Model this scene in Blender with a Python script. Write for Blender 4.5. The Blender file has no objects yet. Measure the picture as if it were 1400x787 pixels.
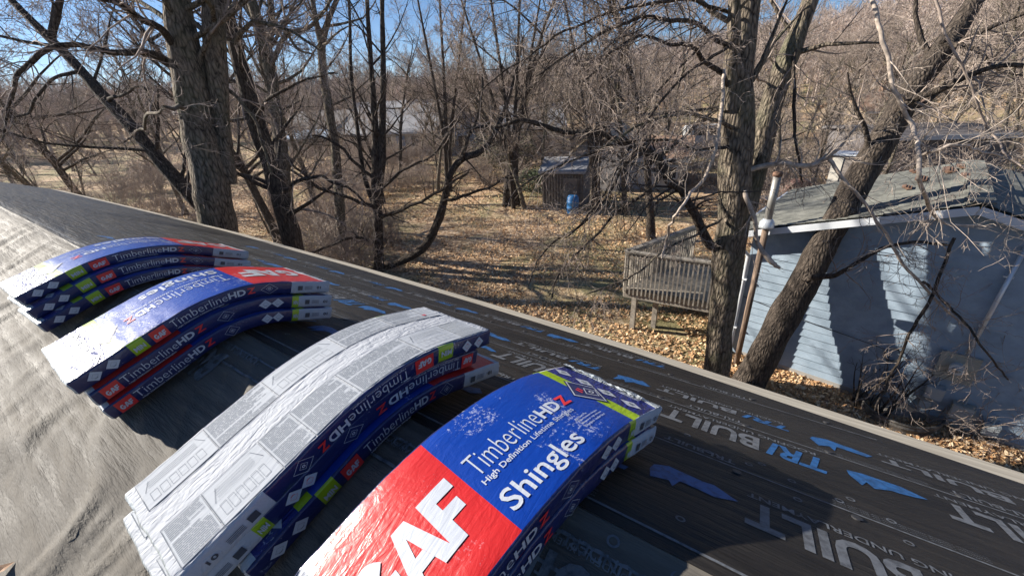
import bpy, bmesh, random, math
import numpy as np
from math import sin, cos, tan, radians, pi, hypot, atan2, exp, sqrt
from mathutils import Vector, noise, Matrix

scn = bpy.context.scene
COL = scn.collection
# ------------------------------------------------------------------ camera
FPX, PIT, ROL, AZI, CAMH = 562.0, radians(25.05), radians(3.06), radians(55.0), .833
CAM = Vector((0, 0, CAMH))
HD = Vector((sin(AZI), cos(AZI), 0)); RT = Vector((cos(AZI), -sin(AZI), 0)); UP = Vector((0, 0, 1))
FW = HD * cos(PIT) - UP * sin(PIT); UC = HD * sin(PIT) + UP * cos(PIT)
XAX = RT * cos(ROL) + UC * -sin(ROL); YAX = RT * sin(ROL) + UC * cos(ROL)   # image right / image up
cd = bpy.data.cameras.new('camera'); camo = bpy.data.objects.new('camera', cd); COL.objects.link(camo)
cd.sensor_width = 36.0; cd.lens = FPX / 1400 * 36.0; cd.clip_start = .02; cd.clip_end = 3000
camo.matrix_world = Matrix(((XAX.x, YAX.x, -FW.x, 0), (XAX.y, YAX.y, -FW.y, 0), (XAX.z, YAX.z, -FW.z, CAMH), (0, 0, 0, 1)))
scn.camera = camo
# ------------------------------------------------------------------ sky, sun, exposure
SUN_AZ, SUN_EL = radians(-17.5), radians(25.0)
w = bpy.data.worlds.new("World"); scn.world = w; w.use_nodes = True
nt = w.node_tree; bg = nt.nodes['Background']
sky = nt.nodes.new('ShaderNodeTexSky'); sky.sky_type = 'NISHITA'; sky.sun_disc = False
sky.sun_elevation = SUN_EL; sky.sun_rotation = SUN_AZ; sky.air_density = .8; sky.dust_density = .0; sky.ozone_density = 6.0
nt.links.new(sky.outputs[0], bg.inputs[0]); bg.inputs[1].default_value = .055
sl = bpy.data.lights.new('sun', 'SUN'); so = bpy.data.objects.new('sun', sl); COL.objects.link(so)
sl.energy = 5.0; sl.angle = radians(.55); sl.color = (1.0, .93, .83)
SUND = Vector((sin(SUN_AZ) * cos(SUN_EL), cos(SUN_AZ) * cos(SUN_EL), sin(SUN_EL)))
so.rotation_euler = SUND.to_track_quat('Z', 'Y').to_euler()
scn.view_settings.view_transform = 'Standard'; scn.view_settings.look = 'None'
scn.view_settings.exposure = 1.2; scn.view_settings.gamma = 1.0; scn.view_settings.use_curve_mapping = False

GZ = -4.5
def ray(px, py): return FW * FPX + XAX * (px - 700) - YAX * (py - 393.5)
def at(px, py, d):                       # point seen at that pixel, d metres ahead
    r = ray(px, py); return CAM + r * (d / r.dot(HD))
def gnd(px, py, z=GZ):
    r = ray(px, py); return CAM + r * ((z - CAMH) / r.z)

# ------------------------------------------------------------------ helpers
def tag(o, label=None, cat=None, group=None, kind=None):
    if label: o['label'] = label
    if cat: o['category'] = cat
    if group: o['group'] = group
    if kind: o['kind'] = kind
    return o
def empty(name, loc, label=None, cat=None, group=None):
    o = bpy.data.objects.new(name, None); COL.objects.link(o); o.location = loc; o.empty_display_size = .1
    return tag(o, label, cat, group)
def origin_of(p):
    v = Vector((0, 0, 0))
    while p is not None: v += p.location; p = p.parent
    return v
class MB:
    def __init__(s): s.v = []; s.f = []; s.m = []
    def add(s, vs, fs, mi=0):
        b = len(s.v); s.v += [tuple(q) for q in vs]; s.f += [tuple(b + i for i in f) for f in fs]; s.m += [mi] * len(fs)
    def box(s, c, h, ax=None, mi=0):
        ax = ax or (Vector((1, 0, 0)), Vector((0, 1, 0)), Vector((0, 0, 1))); c = Vector(c)
        vs = [c + ax[0] * (h[0] * i) + ax[1] * (h[1] * j) + ax[2] * (h[2] * k) for i in (-1, 1) for j in (-1, 1) for k in (-1, 1)]
        s.add(vs, [(0, 1, 3, 2), (4, 6, 7, 5), (0, 4, 5, 1), (2, 3, 7, 6), (0, 2, 6, 4), (1, 5, 7, 3)], mi)
    def beam(s, a, b, w_, h_, up=None, mi=0):
        a = Vector(a); b = Vector(b); d = (b - a); L = d.length; d.normalize(); up = up or (UP if abs(d.z) < .9 else Vector((1, 0, 0)))
        x = d.cross(up).normalized(); y = x.cross(d)
        s.box((a + b) / 2, (L / 2, w_ / 2, h_ / 2), (d, x, y), mi)
    def tube(s, P, R, n=6, mi=0, cap=False, wob=0, rng=None):
        P = [Vector(p) for p in P]; b = len(s.v); m = len(P)
        x = None
        for i, p in enumerate(P):
            d = (P[min(i + 1, m - 1)] - P[max(i - 1, 0)]).normalized()
            if x is None: x = d.orthogonal().normalized()
            else: x = (x - d * x.dot(d)).normalized()
            y = d.cross(x)
            for k in range(n):
                a = 2 * pi * k / n; rr = R[i] * (1 + (rng.uniform(-wob, wob) if wob else 0))
                s.v.append(tuple(p + x * (cos(a) * rr) + y * (sin(a) * rr)))
        for i in range(m - 1):
            for k in range(n):
                s.f.append((b + i * n + k, b + i * n + (k + 1) % n, b + (i + 1) * n + (k + 1) % n, b + (i + 1) * n + k)); s.m.append(mi)
        if cap:
            s.f.append(tuple(b + (m - 1) * n + k for k in range(n))); s.m.append(mi)
            s.f.append(tuple(b + n - 1 - k for k in range(n))); s.m.append(mi)
    def build(s, name, mats, parent=None, smooth=False, org=None):
        me = bpy.data.meshes.new(name)
        o0 = origin_of(parent) if parent is not None else (Vector(org) if org is not None else Vector((0, 0, 0)))
        v = np.array(s.v, dtype=np.float32).reshape(-1, 3) - np.array(o0, dtype=np.float32)
        me.from_pydata(v.tolist(), [], s.f)
        for m in (mats if isinstance(mats, (list, tuple)) else [mats]): me.materials.append(m)
        if len(set(s.m)) > 1: me.polygons.foreach_set('material_index', s.m)
        if smooth: me.polygons.foreach_set('use_smooth', [True] * len(s.f))
        me.update()
        o = bpy.data.objects.new(name, me); COL.objects.link(o)
        if parent is not None: o.parent = parent
        elif org is not None: o.location = org
        return o

# ------------------------------------------------------------------ materials
def mat(name, base=(.5, .5, .5), rough=.7, spec=.5, metal=0):
    m = bpy.data.materials.new(name); m.use_nodes = True; b = m.node_tree.nodes['Principled BSDF']
    b.inputs['Base Color'].default_value = (*base, 1); b.inputs['Roughness'].default_value = rough
    b.inputs['Specular IOR Level'].default_value = spec; b.inputs['Metallic'].default_value = metal
    return m
def N(m, t, **kw):
    n = m.node_tree.nodes.new(t)
    for k, v in kw.items(): setattr(n, k, v)
    return n
def LK(m, a, b): m.node_tree.links.new(a, b)
def coords(m, scale=(1, 1, 1), rot=(0, 0, 0), kind='Object'):
    tc = N(m, 'ShaderNodeTexCoord'); mp = N(m, 'ShaderNodeMapping'); mp.inputs['Scale'].default_value = scale; mp.inputs['Rotation'].default_value = rot
    LK(m, tc.outputs[kind], mp.inputs[0]); return mp.outputs[0]
def noisy(m, co, scale, detail=4, rough=.55, dist=0):
    n = N(m, 'ShaderNodeTexNoise'); n.inputs['Scale'].default_value = scale; n.inputs['Detail'].default_value = detail
    n.inputs['Roughness'].default_value = rough; n.inputs['Distortion'].default_value = dist; LK(m, co, n.inputs['Vector']); return n.outputs[0]
def ramp(m, f, stops):
    r = N(m, 'ShaderNodeValToRGB'); e = r.color_ramp.elements
    e[0].position = stops[0][0]; e[0].color = (*stops[0][1], 1); e[1].position = stops[-1][0]; e[1].color = (*stops[-1][1], 1)
    for p, c in stops[1:-1]: q = e.new(p); q.color = (*c, 1)
    LK(m, f, r.inputs[0]); return r.outputs[0]
def bump(m, h, st, dist=.01, prev=None):
    b = N(m, 'ShaderNodeBump'); b.inputs['Strength'].default_value = st; b.inputs['Distance'].default_value = dist; LK(m, h, b.inputs['Height'])
    if prev: LK(m, prev, b.inputs['Normal'])
    return b.outputs[0]
def bsdf(m): return m.node_tree.nodes['Principled BSDF']
def mix(m, f, a, b):
    x = N(m, 'ShaderNodeMix', data_type='RGBA')
    if isinstance(f, (int, float)): x.inputs[0].default_value = f
    else: LK(m, f, x.inputs[0])
    for i, q in ((6, a), (7, b)):
        if isinstance(q, tuple): x.inputs[i].default_value = (*q, 1)
        else: LK(m, q, x.inputs[i])
    return x.outputs[2]
def grey(v): return (v, v, v)

def bark(name, dark, light, green=0):
    m = mat(name, light, .92, .2); co = coords(m, (1, 1, .30))
    v = N(m, 'ShaderNodeTexVoronoi', feature='DISTANCE_TO_EDGE'); v.inputs['Scale'].default_value = 21; LK(m, co, v.inputs['Vector'])
    a = noisy(m, co, 16, 6, .65, .6); b = noisy(m, coords(m), 2.2, 3)
    f = N(m, 'ShaderNodeMath', operation='MULTIPLY_ADD'); LK(m, v.outputs[0], f.inputs[0]); f.inputs[1].default_value = 1.1; LK(m, a, f.inputs[2])
    c = ramp(m, f.outputs[0], [(.42, dark), (.62, tuple((x + y) / 2 for x, y in zip(dark, light))), (.95, light)])
    g = ramp(m, b, [(.45, grey(0)), (.7, grey(.55))])
    c = mix(m, g, c, (.12, .125, .075) if green else tuple(x * .6 for x in light))
    LK(m, c, bsdf(m).inputs['Base Color']); LK(m, bump(m, f.outputs[0], 1.0, .05), bsdf(m).inputs['Normal']); return m
BARK = bark('bark grey brown', (.036, .029, .023), (.28, .23, .175), 1)
BARKD = bark('bark dark', (.018, .015, .013), (.125, .10, .08))
TWIG = mat('twig bark', (.32, .26, .22), .9, .2)
TWIGP = mat('pale twig bark', (.42, .35, .29), .9, .2)
TWIGD = mat('dark twig bark', (.085, .068, .057), .9, .2)
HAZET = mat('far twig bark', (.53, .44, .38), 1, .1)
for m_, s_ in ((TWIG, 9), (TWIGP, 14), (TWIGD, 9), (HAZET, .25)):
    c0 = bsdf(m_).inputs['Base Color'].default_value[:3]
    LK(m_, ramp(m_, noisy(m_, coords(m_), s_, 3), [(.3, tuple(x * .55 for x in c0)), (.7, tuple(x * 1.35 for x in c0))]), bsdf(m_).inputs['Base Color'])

def film(name, col, scuff=.25, rough=.32, wr=.5):
    m = mat(name, col, rough, .5); b = bsdf(m); co = coords(m)
    b.inputs['Coat Weight'].default_value = (.0 if 'white' in name else .42); b.inputs['Coat Roughness'].default_value = .2
    n1 = noisy(m, co, 9, 2); n2 = noisy(m, co, 120, 5, .7); n3 = noisy(m, coords(m, (1, 1, 1)), 34, 3, .5, 1.4)
    mu = N(m, 'ShaderNodeMath', operation='MULTIPLY'); LK(m, n1, mu.inputs[0]); LK(m, n2, mu.inputs[1])
    f = ramp(m, mu.outputs[0], [(.36, grey(0)), (.40, grey(scuff))])
    LK(m, mix(m, f, col, (.62, .66, .75)), b.inputs['Base Color'])
    w1 = noisy(m, coords(m, (14, 60, 14), (0, 0, -.15)), 1.0, 3, .5, .8)
    bb = bump(m, w1, .3 * wr, .01); bb = bump(m, n3, .26 * wr, .008, bb)
    LK(m, bb, b.inputs['Normal']); LK(m, bb, b.inputs['Coat Normal']); return m
F_RED = film('red wrapper film', (.50, .016, .014), .16)
F_BLUE = film('blue wrapper film', (.002, .036, .27), .4)
F_NAVY = film('navy wrapper film', (.010, .016, .085), .3, .35, .9)
F_DEEP = film('deep blue wrapper film', (.014, .022, .16), .5, .3, 2.2)
F_WHITE = film('white wrapper film', (.40, .42, .455), .0, .78, 1.8)
bsdf(F_WHITE).inputs['Specular IOR Level'].default_value = .22
F_LIME = film('lime wrapper film', (.30, .44, .01), .1)
F_END = film('wrapper end film', (.42, .46, .48), .4, .3, 2.5)
P_WHITE = mat('white print', (.46, .49, .54), .4); P_RED = mat('red print', (.62, .03, .03), .35)
P_GREY = mat('grey print', (.16, .18, .21), .8, .15); P_PALE = mat('pale panel print', (.385, .41, .445), .8, .2); P_NAVY = mat('navy print', (.012, .02, .10), .4); P_DARK = mat('dark print', (.05, .055, .07), .5)
for m_ in (P_WHITE, P_RED, P_GREY, P_PALE, P_NAVY, P_DARK):
    b_ = bsdf(m_); b_.inputs['Coat Weight'].default_value = (.0 if m_ in (P_GREY, P_PALE) else .6); b_.inputs['Coat Roughness'].default_value = .16
    bb = bump(m_, noisy(m_, coords(m_, (14, 60, 14), (0, 0, -.15)), 1.0, 3, .5, .8), .14, .01); LK(m_, bb, b_.inputs['Normal']); LK(m_, bb, b_.inputs['Coat Normal'])

def under(name, d, l, rough, spec, bs):
    m = mat(name, l, rough, spec); b = bsdf(m)
    n1 = noisy(m, coords(m, (1, .35, 1)), 3.2, 5, .6, .4); n2 = noisy(m, coords(m, (5, .45, 5)), 5, 5, .65); n3 = noisy(m, coords(m), 240, 3)
    c = ramp(m, n1, [(.32, d), (.68, l)]); c = mix(m, ramp(m, n2, [(.42, grey(0)), (.72, grey(.5))]), c, tuple(q * 1.5 for q in l))
    LK(m, c, b.inputs['Base Color'])
    LK(m, ramp(m, n2, [(.3, grey(rough - .1)), (.7, grey(rough + .12))]), b.inputs['Roughness'])
    bb = bump(m, n2, bs, .02); LK(m, bump(m, n3, .15, .002, bb), b.inputs['Normal']); return m
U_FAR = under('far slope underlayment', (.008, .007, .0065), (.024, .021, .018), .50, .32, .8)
U_NEAR_GLARE = under('near slope underlayment with painted glare', (.070, .063, .053), (.135, .122, .103), .72, .22, .7)  # same black membrane as the far slope, sun glare put into a lighter colour
U_WHITE = mat('underlayment grey print', (.135, .145, .16), .5); U_BLUE = mat('underlayment blue print', (.02, .11, .30), .5)
U_TEAL = mat('underlayment faint print', (.13, .145, .155), .62, .55)
for m_ in (U_WHITE, U_BLUE, U_TEAL):
    c0 = bsdf(m_).inputs['Base Color'].default_value[:3]
    LK(m_, ramp(m_, noisy(m_, coords(m_), 45, 5, .7), [(.35, tuple(x * .45 for x in c0)), (.55, c0)]), bsdf(m_).inputs['Base Color'])
TANB = mat('weathered eave board', (.5, .45, .36), .75, .3)
LK(TANB, ramp(TANB, noisy(TANB, coords(TANB, (9, .5, 9)), 4, 5, .6), [(.3, (.33, .29, .23)), (.7, (.55, .50, .40))]), bsdf(TANB).inputs['Base Color'])

# ------------------------------------------------------------------ terrain
XR, SF, SN = .585, .40, .30
def hillz(x, y):
    d = hypot(x, y); a = atan2(x, y) - AZI          # right of heading is positive
    f = max(0, min(1, (d - 62) / 130.0)); f = f * f * (3 - 2 * f)
    amp = 5 + 13 * max(0, min(1, (a + .05) / .75))
    und = .12 * noise.noise(Vector((x * .25, y * .25, 0))) if d < 90 else 1.2 * noise.noise(Vector((x * .02, y * .02, 3)))
    return GZ + amp * f + und
gm = mat('leaf littered lawn', (.3, .2, .1), .95, .15)
co = coords(gm)
n_big = noisy(gm, co, .16, 5, .6, .8); n_mid = noisy(gm, co, 1.1, 5, .65); n_f = noisy(gm, co, 9, 6, .7)
vv = N(gm, 'ShaderNodeTexVoronoi'); vv.inputs['Scale'].default_value = 11; LK(gm, co, vv.inputs['Vector'])
leafc = ramp(gm, vv.outputs['Color'], [(.1, (.16, .10, .065)), (.35, (.38, .25, .15)), (.6, (.50, .35, .22)), (.9, (.62, .49, .34))])
grassc = ramp(gm, n_f, [(.3, (.14, .13, .055)), (.7, (.33, .31, .16))])
mixf = N(gm, 'ShaderNodeMath', operation='MULTIPLY_ADD'); LK(gm, n_mid, mixf.inputs[0]); mixf.inputs[1].default_value = .55; LK(gm, n_big, mixf.inputs[2])
fac = ramp(gm, mixf.outputs[0], [(.72, grey(0)), (.92, grey(.85))])
LK(gm, mix(gm, fac, leafc, grassc), bsdf(gm).inputs['Base Color'])
LK(gm, bump(gm, n_f, .8, .06), bsdf(gm).inputs['Normal'])
def gridsheet(name, xs, ys, m, kind='structure'):
    nx, ny = len(xs), len(ys); v = [(x, y, hillz(x, y)) for y in ys for x in xs]
    f = [(j * nx + i, j * nx + i + 1, (j + 1) * nx + i + 1, (j + 1) * nx + i) for j in range(ny - 1) for i in range(nx - 1)]
    b = MB(); b.add(v, f); o = b.build(name, m, smooth=True); tag(o, kind=kind); return o
def spaced(a, b, near, k):
    out = [0.0]; st = near
    while out[-1] < b: out.append(out[-1] + st); st *= k
    neg = [0.0]; st = near
    while neg[-1] > a: neg.append(neg[-1] - st); st *= k
    return sorted(set(neg[1:] + out))
g = gridsheet('ground', spaced(-260, 900, 1.2, 1.055), spaced(-500, 900, 1.2, 1.055), gm)
tag(g, 'leaf covered lawn rising into a wooded hill behind the houses')

# ------------------------------------------------------------------ our roof
def eave_c(y):
    return float(np.interp(y, [-3, -1, .7, 2, 4, 7, 10, 14], [1.42, 1.59, 1.98, 2.13, 2.25, 2.33, 2.1, 1.68]))
def roofp(c, y, t=0.0):
    s = SF if c > 0 else SN
    k = exp(-(c / .05) ** 2) * .012
    return Vector((XR + c * cos(s) + (t * sin(s) if c > 0 else -t * sin(s)), y, -abs(c) * sin(s) + t * cos(s) - k))
def wrinkle(c, y):
    if c > -.02: return 0.0
    wx = noise.noise(Vector((c * 1.7, y * 1.7, 20))) * .35; wy = noise.noise(Vector((c * 1.7, y * 1.7, 40))) * .35
    a = c + wx; b = y - c * .5 + wy
    w1 = noise.noise(Vector((a * .7, b * 3.0, 1.3))); w2 = noise.noise(Vector((a * 2.6, b * 9, 5.1))); w3 = noise.noise(Vector((c * 2.2, y * 1.6, 9))); w4 = noise.noise(Vector((a * 5, b * 22, 3)))
    m = .5 + .5 * noise.noise(Vector((c * 1.3, y * 1.3, 60)))
    rid = max(0, 1 - abs(w1) * 4.0) ** 1.5; rid2 = max(0, 1 - abs(w2) * 3.5) ** 2
    return .030 * min(1, (-c) / .14) * (rid * 1.1 * m + rid2 * .55 * (1 - m) + w3 * .35 + w4 * .14)
def farh(c, y): return .006 + .0022 * noise.noise(Vector((c * 3.5, y * .9, 0)))
house0 = empty('shingled_house', (XR, 2, 0), 'low pitched roof in printed black underlayment with pale eave edge, under the shingle bundles', 'roof')
def roofsheet(cs, ys, fn):
    b = MB(); nc = len(cs); v = []
    for y in ys:
        for q in cs: v.append(fn(q, y))
    b.add(v, [(j * nc + i, j * nc + i + 1, (j + 1) * nc + i + 1, (j + 1) * nc + i) for j in range(len(ys) - 1) for i in range(nc - 1)]); return b
ysn = list(np.arange(-2.8, 1.6, .02)) + list(np.arange(1.6, 6, .035)) + list(np.arange(6, 14.01, .15))
csn = list(np.arange(-1.45, -.001, .018)) + [0.0]
b = roofsheet(csn, ysn, lambda c, y: roofp(c, y, .004 + wrinkle(c, y)))
b.build('near_underlayment', U_NEAR_GLARE, house0, True)
ysf = list(np.arange(-2.8, 14.01, .08))
b = roofsheet(list(np.linspace(0, 1, 60)), ysf, lambda q, y: roofp(q * (eave_c(y) - .20), y, farh(q * (eave_c(y) - .20), y)))
b.build('far_underlayment', U_FAR, house0, True)
# boards under the membrane; the outermost shows past it as the pale edge
b = MB()
for j in range(len(ysf) - 1):
    y0, y1 = ysf[j], ysf[j + 1]
    P = lambda c, y, t: roofp(c, y, t)
    for (ca, cb, ta, tb) in ((-.215, 0, .003, .003),):
        e0, e1 = eave_c(y0), eave_c(y1)
        b.add([P(e0 + ca, y0, ta), P(e0 + cb, y0, ta), P(e1 + cb, y1, ta), P(e1 + ca, y1, ta),
               P(e0, y0, -.03), P(e1, y1, -.03)], [(0, 1, 2, 3), (1, 4, 5, 2)])
b.build('eave_board', TANB, house0)
FASC = mat('fascia paint', (.6, .6, .58), .6)
b = MB()
for j in range(len(ysf) - 1):
    y0, y1 = ysf[j], ysf[j + 1]; p0 = roofp(eave_c(y0) - .01, y0, -.03); p1 = roofp(eave_c(y1) - .01, y1, -.03)
    b.add([p0, p1, p1 - UP * .16, p0 - UP * .16], [(0, 1, 2, 3)])
b.build('fascia', FASC, house0)
WALLM = mat('cream siding', (.5, .48, .42), .7)
b = MB(); b.box((.1, 5.6, (GZ - .62) / 2), (1.15, 8.2, (-GZ - .62) / 2)); b.build('wall', WALLM, house0)
b = MB()
lo = roofp(-1.45, 0, -.02)
b.add([(lo.x, -2.8, lo.z), (lo.x, 14, lo.z), (-4.2, 14, lo.z - .9), (-4.2, -2.8, lo.z - .9)], [(0, 1, 2, 3)]); b.build('lower_roof', U_NEAR_GLARE, house0)

# ------------------------------------------------------------------ flat lettering as meshes
_tc = {}
def textmesh(s, bold=0.0, shear=0.0):
    k = (s, bold, shear)
    if k in _tc: return _tc[k]
    cu = bpy.data.curves.new('t', 'FONT'); cu.body = s; cu.size = 1; cu.offset = bold; cu.shear = shear; cu.resolution_u = 3
    ob = bpy.data.objects.new('t', cu); COL.objects.link(ob)
    dg = bpy.context.evaluated_depsgraph_get(); me = bpy.data.meshes.new_from_object(ob.evaluated_get(dg))
    v = np.array([q.co[:2] for q in me.vertices]); f = [tuple(p.vertices) for p in me.polygons]
    bpy.data.objects.remove(ob); bpy.data.curves.remove(cu); bpy.data.meshes.remove(me)
    v -= v.min(0); _tc[k] = (v, f, v.max(0)); return _tc[k]
def T_(s, x0, y0, x1, y1, bold=0.0, shear=0.0):
    v, f, mx = textmesh(s, bold, shear); q = v / mx * np.array([x1 - x0, y1 - y0]) + np.array([x0, y0]); return q.tolist(), f
def rect(x0, y0, x1, y1): return [(x0, y0), (x1, y0), (x1, y1), (x0, y1)], [(0, 1, 2, 3)]
def frame(pts, wd):
    c = np.array(pts, float); m = c.mean(0); d = c - m; inn = m + d * (1 - wd / np.abs(d).max()); n = len(pts)
    return c.tolist() + inn.tolist(), [(i, (i + 1) % n, n + (i + 1) % n, n + i) for i in range(n)]
def diamond(cx, cy, rx, ry): return [(cx - rx, cy), (cx, cy - ry), (cx + rx, cy), (cx, cy + ry)]
def cat2(*ms):
    V = []; Fc = []
    for v, f in ms: b_ = len(V); V += [tuple(q) for q in v]; Fc += [tuple(b_ + i for i in g_) for g_ in f]
    return V, Fc
def ringm(cx, cy, r, wd, n=20, sx=1.0):
    V = []
    for i in range(n):
        a = 2 * pi * i / n; V += [(cx + cos(a) * r * sx, cy + sin(a) * r), (cx + cos(a) * (r - wd) * sx, cy + sin(a) * (r - wd))]
    return V, [(2 * i, 2 * ((i + 1) % n), 2 * ((i + 1) % n) + 1, 2 * i + 1) for i in range(n)]
def logo(x0, y0, x1, y1):                     # the heavy three letter mark
    V = []; Fc = []
    n = 18; g_ = []
    for i in range(n + 1):
        a = radians(42 + i * (330 - 42) / n); g_ += [(.5 + .5 * cos(a), .5 + .5 * sin(a)), (.5 + .20 * cos(a), .5 + .24 * sin(a))]
    V, Fc = cat2((g_, [(2 * i, 2 * i + 2, 2 * i + 3, 2 * i + 1) for i in range(n)]), rect(.52, .36, 1.0, .56))
    A = [([(0, 0), (.3, 0), (.545, .75), (.545, 1), (.36, 1)], [(0, 1, 2, 3, 4)]), ([(1.1, 0), (.78, 0), (.545, .75), (.545, 1), (.73, 1)], [(0, 4, 3, 2, 1)]), ([(.365, .2), (.717, .2), (.648, .42), (.437, .42)], [(0, 1, 2, 3)])]
    A = cat2(*A); A = ([(x + .98, y) for x, y in A[0]], A[1])
    Fm = [([(0, 0), (.32, 0), (.32, 1), (0, 1)], [(0, 1, 2, 3)]), ([(.32, .76), (.8, .76), (.8, 1), (.32, 1)], [(0, 1, 2, 3)]), ([(.32, .36), (.7, .36), (.7, .59), (.32, .59)], [(0, 1, 2, 3)])]
    Fm = cat2(*Fm); Fm = ([(x + 2.03, y) for x, y in Fm[0]], Fm[1])
    V, Fc = cat2((V, Fc), A, Fm); return [(x0 + x / 2.83 * (x1 - x0), y0 + y * (y1 - y0)) for x, y in V], Fc
def decal(name, vf, fn, m, parent, step=.03, ystep=0):
    v, f = vf; bm = bmesh.new(); vs = [bm.verts.new((q[0], q[1], 0)) for q in v]
    for g_ in f:
        try: bm.faces.new([vs[i] for i in g_])
        except ValueError: pass
    xs = [q[0] for q in v]; x = min(xs) + step
    while x < max(xs):
        bmesh.ops.bisect_plane(bm, geom=bm.verts[:] + bm.edges[:] + bm.faces[:], plane_co=(x, 0, 0), plane_no=(1, 0, 0)); x += step
    if ystep:
        ys_ = [q[1] for q in v]; y_ = math.floor(min(ys_) / ystep) * ystep + ystep
        while y_ < max(ys_):
            bmesh.ops.bisect_plane(bm, geom=bm.verts[:] + bm.edges[:] + bm.faces[:], plane_co=(0, y_, 0), plane_no=(0, 1, 0)); y_ += ystep
    o0 = origin_of(parent)
    for q in bm.verts: q.co = fn(q.co.x, q.co.y) - o0
    me = bpy.data.meshes.new(name); bm.to_mesh(me); bm.free(); me.materials.append(m)
    o = bpy.data.objects.new(name, me); COL.objects.link(o); o.parent = parent; return o

# print on the membrane: reads from the eave, so text x runs along +y and text up runs towards the ridge
UL = cat2
def place(v, f, c0, y0): return [(q[0] + y0, q[1] - c0) for q in v], f        # (x, -c)
rf = lambda x, yv: roofp(-yv, x, farh(-yv, x) + .0012)
PITCH = .80
whites, blues, teals = [], [], []
def hammer(x, y, s=1.0):
    v = [(0, .35), (.35, .05), (.55, .12), (1.0, .02), (1.25, .15), (1.32, .5), (1.18, .95), (1.0, .72), (.9, .98), (.7, .6), (.45, .55), (.2, .62)]
    rj = random.Random(int(x * 100) + int(y * 1000)); cx = rj.uniform(.8, 1.15)
    return [(x + (a * cx + rj.uniform(-.09, .09)) * .155 * s, y + (b_ + rj.uniform(-.09, .09)) * .115 * s) for a, b_ in v], [tuple(range(12))]
for c0, ys0 in ((.225, -.58), (.755, -.27), (1.095, -.18), (1.56, -.4)):
    for k in range(-4, 17):
        y = ys0 + k * PITCH; H_ = .13 if c0 < 1 else .06
        if y < -2.6 or y > 4.6 or c0 + H_ > eave_c(y) - .25: continue
        blues.append(T_('TRI', y, -(c0 + H_), y + .17, -c0, .03, .25)); whites.append(T_('BUILT', y + .19, -(c0 + H_), y + .52, -c0, .03))
        blues.append(hammer(y + .545, -(c0 + H_)))
        if k < 8: whites.append(T_('ROOFING UNDERLAYMENT', y + .02, -(c0 + H_ + .045), y + .52, -(c0 + H_ + .018), .012))
for c0 in (.53, .972, 1.40, .035):
    for k in range(0, 30):
        y = -2.6 + k * .3
        if c0 > eave_c(y) - .25: continue
        whites.append(rect(y, -c0 - .0035, y + .3, -c0 + .0035))
    for k in range(-3, 10):
        y = -.02 + k * PITCH
        if c0 > eave_c(y) - .25: continue
        if c0 > .1: whites.append(T_('TRI-BUILT', y, -c0 - .05, y + .21, -c0 - .018, .02))
        for j in range(3): whites.append(T_('synthetic roofing underlayment lay flat nail here', y + .26, -c0 - .018 - j * .011, y + .56, -c0 - .010 - j * .011))
rng = random.Random(4)
for (c0, y0) in ((.651, .133), (.573, .056), (.595, -.056), (.636, -.09), (.59, -.167), (.477, -.176), (.577, -.277), (.618, -.307), (.571, -.385), (.476, -.399), (.115, .062)):
    for k in (-1, 0, 1, 2, 3, 4):
        whites.append(ringm(y0 + k * PITCH, -c0, .011, .0045, 14))
for (c0, y0) in ((-.034, .164), (-.039, .034), (-.04, .9), (-.04, .62)): whites.append(ringm(y0, -c0, .014, .005, 18))
decal('white_print', cat2(*whites), rf, U_WHITE, house0, .08, .05)
for vf in blues: decal('blue_print', vf, rf, U_BLUE, house0, .06, .05)
rn = lambda x, yv: roofp(-yv, x, .006 + wrinkle(-yv, x) + .0015)
for k in range(0, 3):
    c0 = -.24; y = -.1 + k * PITCH
    teals += [T_('BUILT', y + .19, -(c0 + .13), y + .52, -c0, .03), T_('ROOFING UNDERLAYMENT', y + .02, -(c0 + .175), y + .52, -(c0 + .148), .012)]
for k in range(0, 17): teals.append(rect(-2.6 + k * .3, .136, -2.3 + k * .3, .144))
for k in range(-3, 3): teals.append(T_('TRI-BUILT', k * PITCH + .1, .16, k * PITCH + .31, .19, .02))
for k in range(-4, 14): teals.append(rect(-.4 + k * .3, .068, -.1 + k * .3, .074))
for k in range(-4, 8): teals.append(T_('TRI-BUILT UNDERLAYMENT', k * .5, .082, k * .5 + .3, .096))
decal('ridge_print', cat2(*teals), rn, U_TEAL, house0, .02, .02)

CAP = mat('black plastic cap', (.03, .03, .032), .45); rg = random.Random(12)
cap_me = None
for c_ in (.50, .99, 1.45):
    for k in range(-6, 15):
        y_ = k * .31 + rg.uniform(-.04, .04); cc_ = c_ + rg.uniform(-.012, .012)
        if y_ < -2 or y_ > 4.5 or cc_ > eave_c(y_) - .28: continue
        p_ = rf(y_, -cc_) if cc_ > 0 else rn(y_, -cc_); q_ = (rf(y_ + .01, -cc_) if cc_ > 0 else rn(y_ + .01, -cc_)) - p_; a_ = (rf(y_, -cc_ - .01) if cc_ > 0 else rn(y_, -cc_ + .01)) - p_; n_ = q_.cross(a_).normalized(); n_ = n_ if n_.z > 0 else -n_
        if cap_me is None:
            b = MB(); b.tube([(0, 0, -.001), (0, 0, .0022), (0, 0, .003)], [.0125, .0125, .0085], 12, cap=True); cap_me = b.build('cap_nail', CAP, None, False).data; bpy.data.objects.remove(bpy.data.objects['cap_nail'])
        o = bpy.data.objects.new('cap_nail', cap_me); COL.objects.link(o); o.parent = house0; o.location = p_ - house0.location; o.rotation_euler = n_.to_track_quat('Z', 'Y').to_euler()
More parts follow.
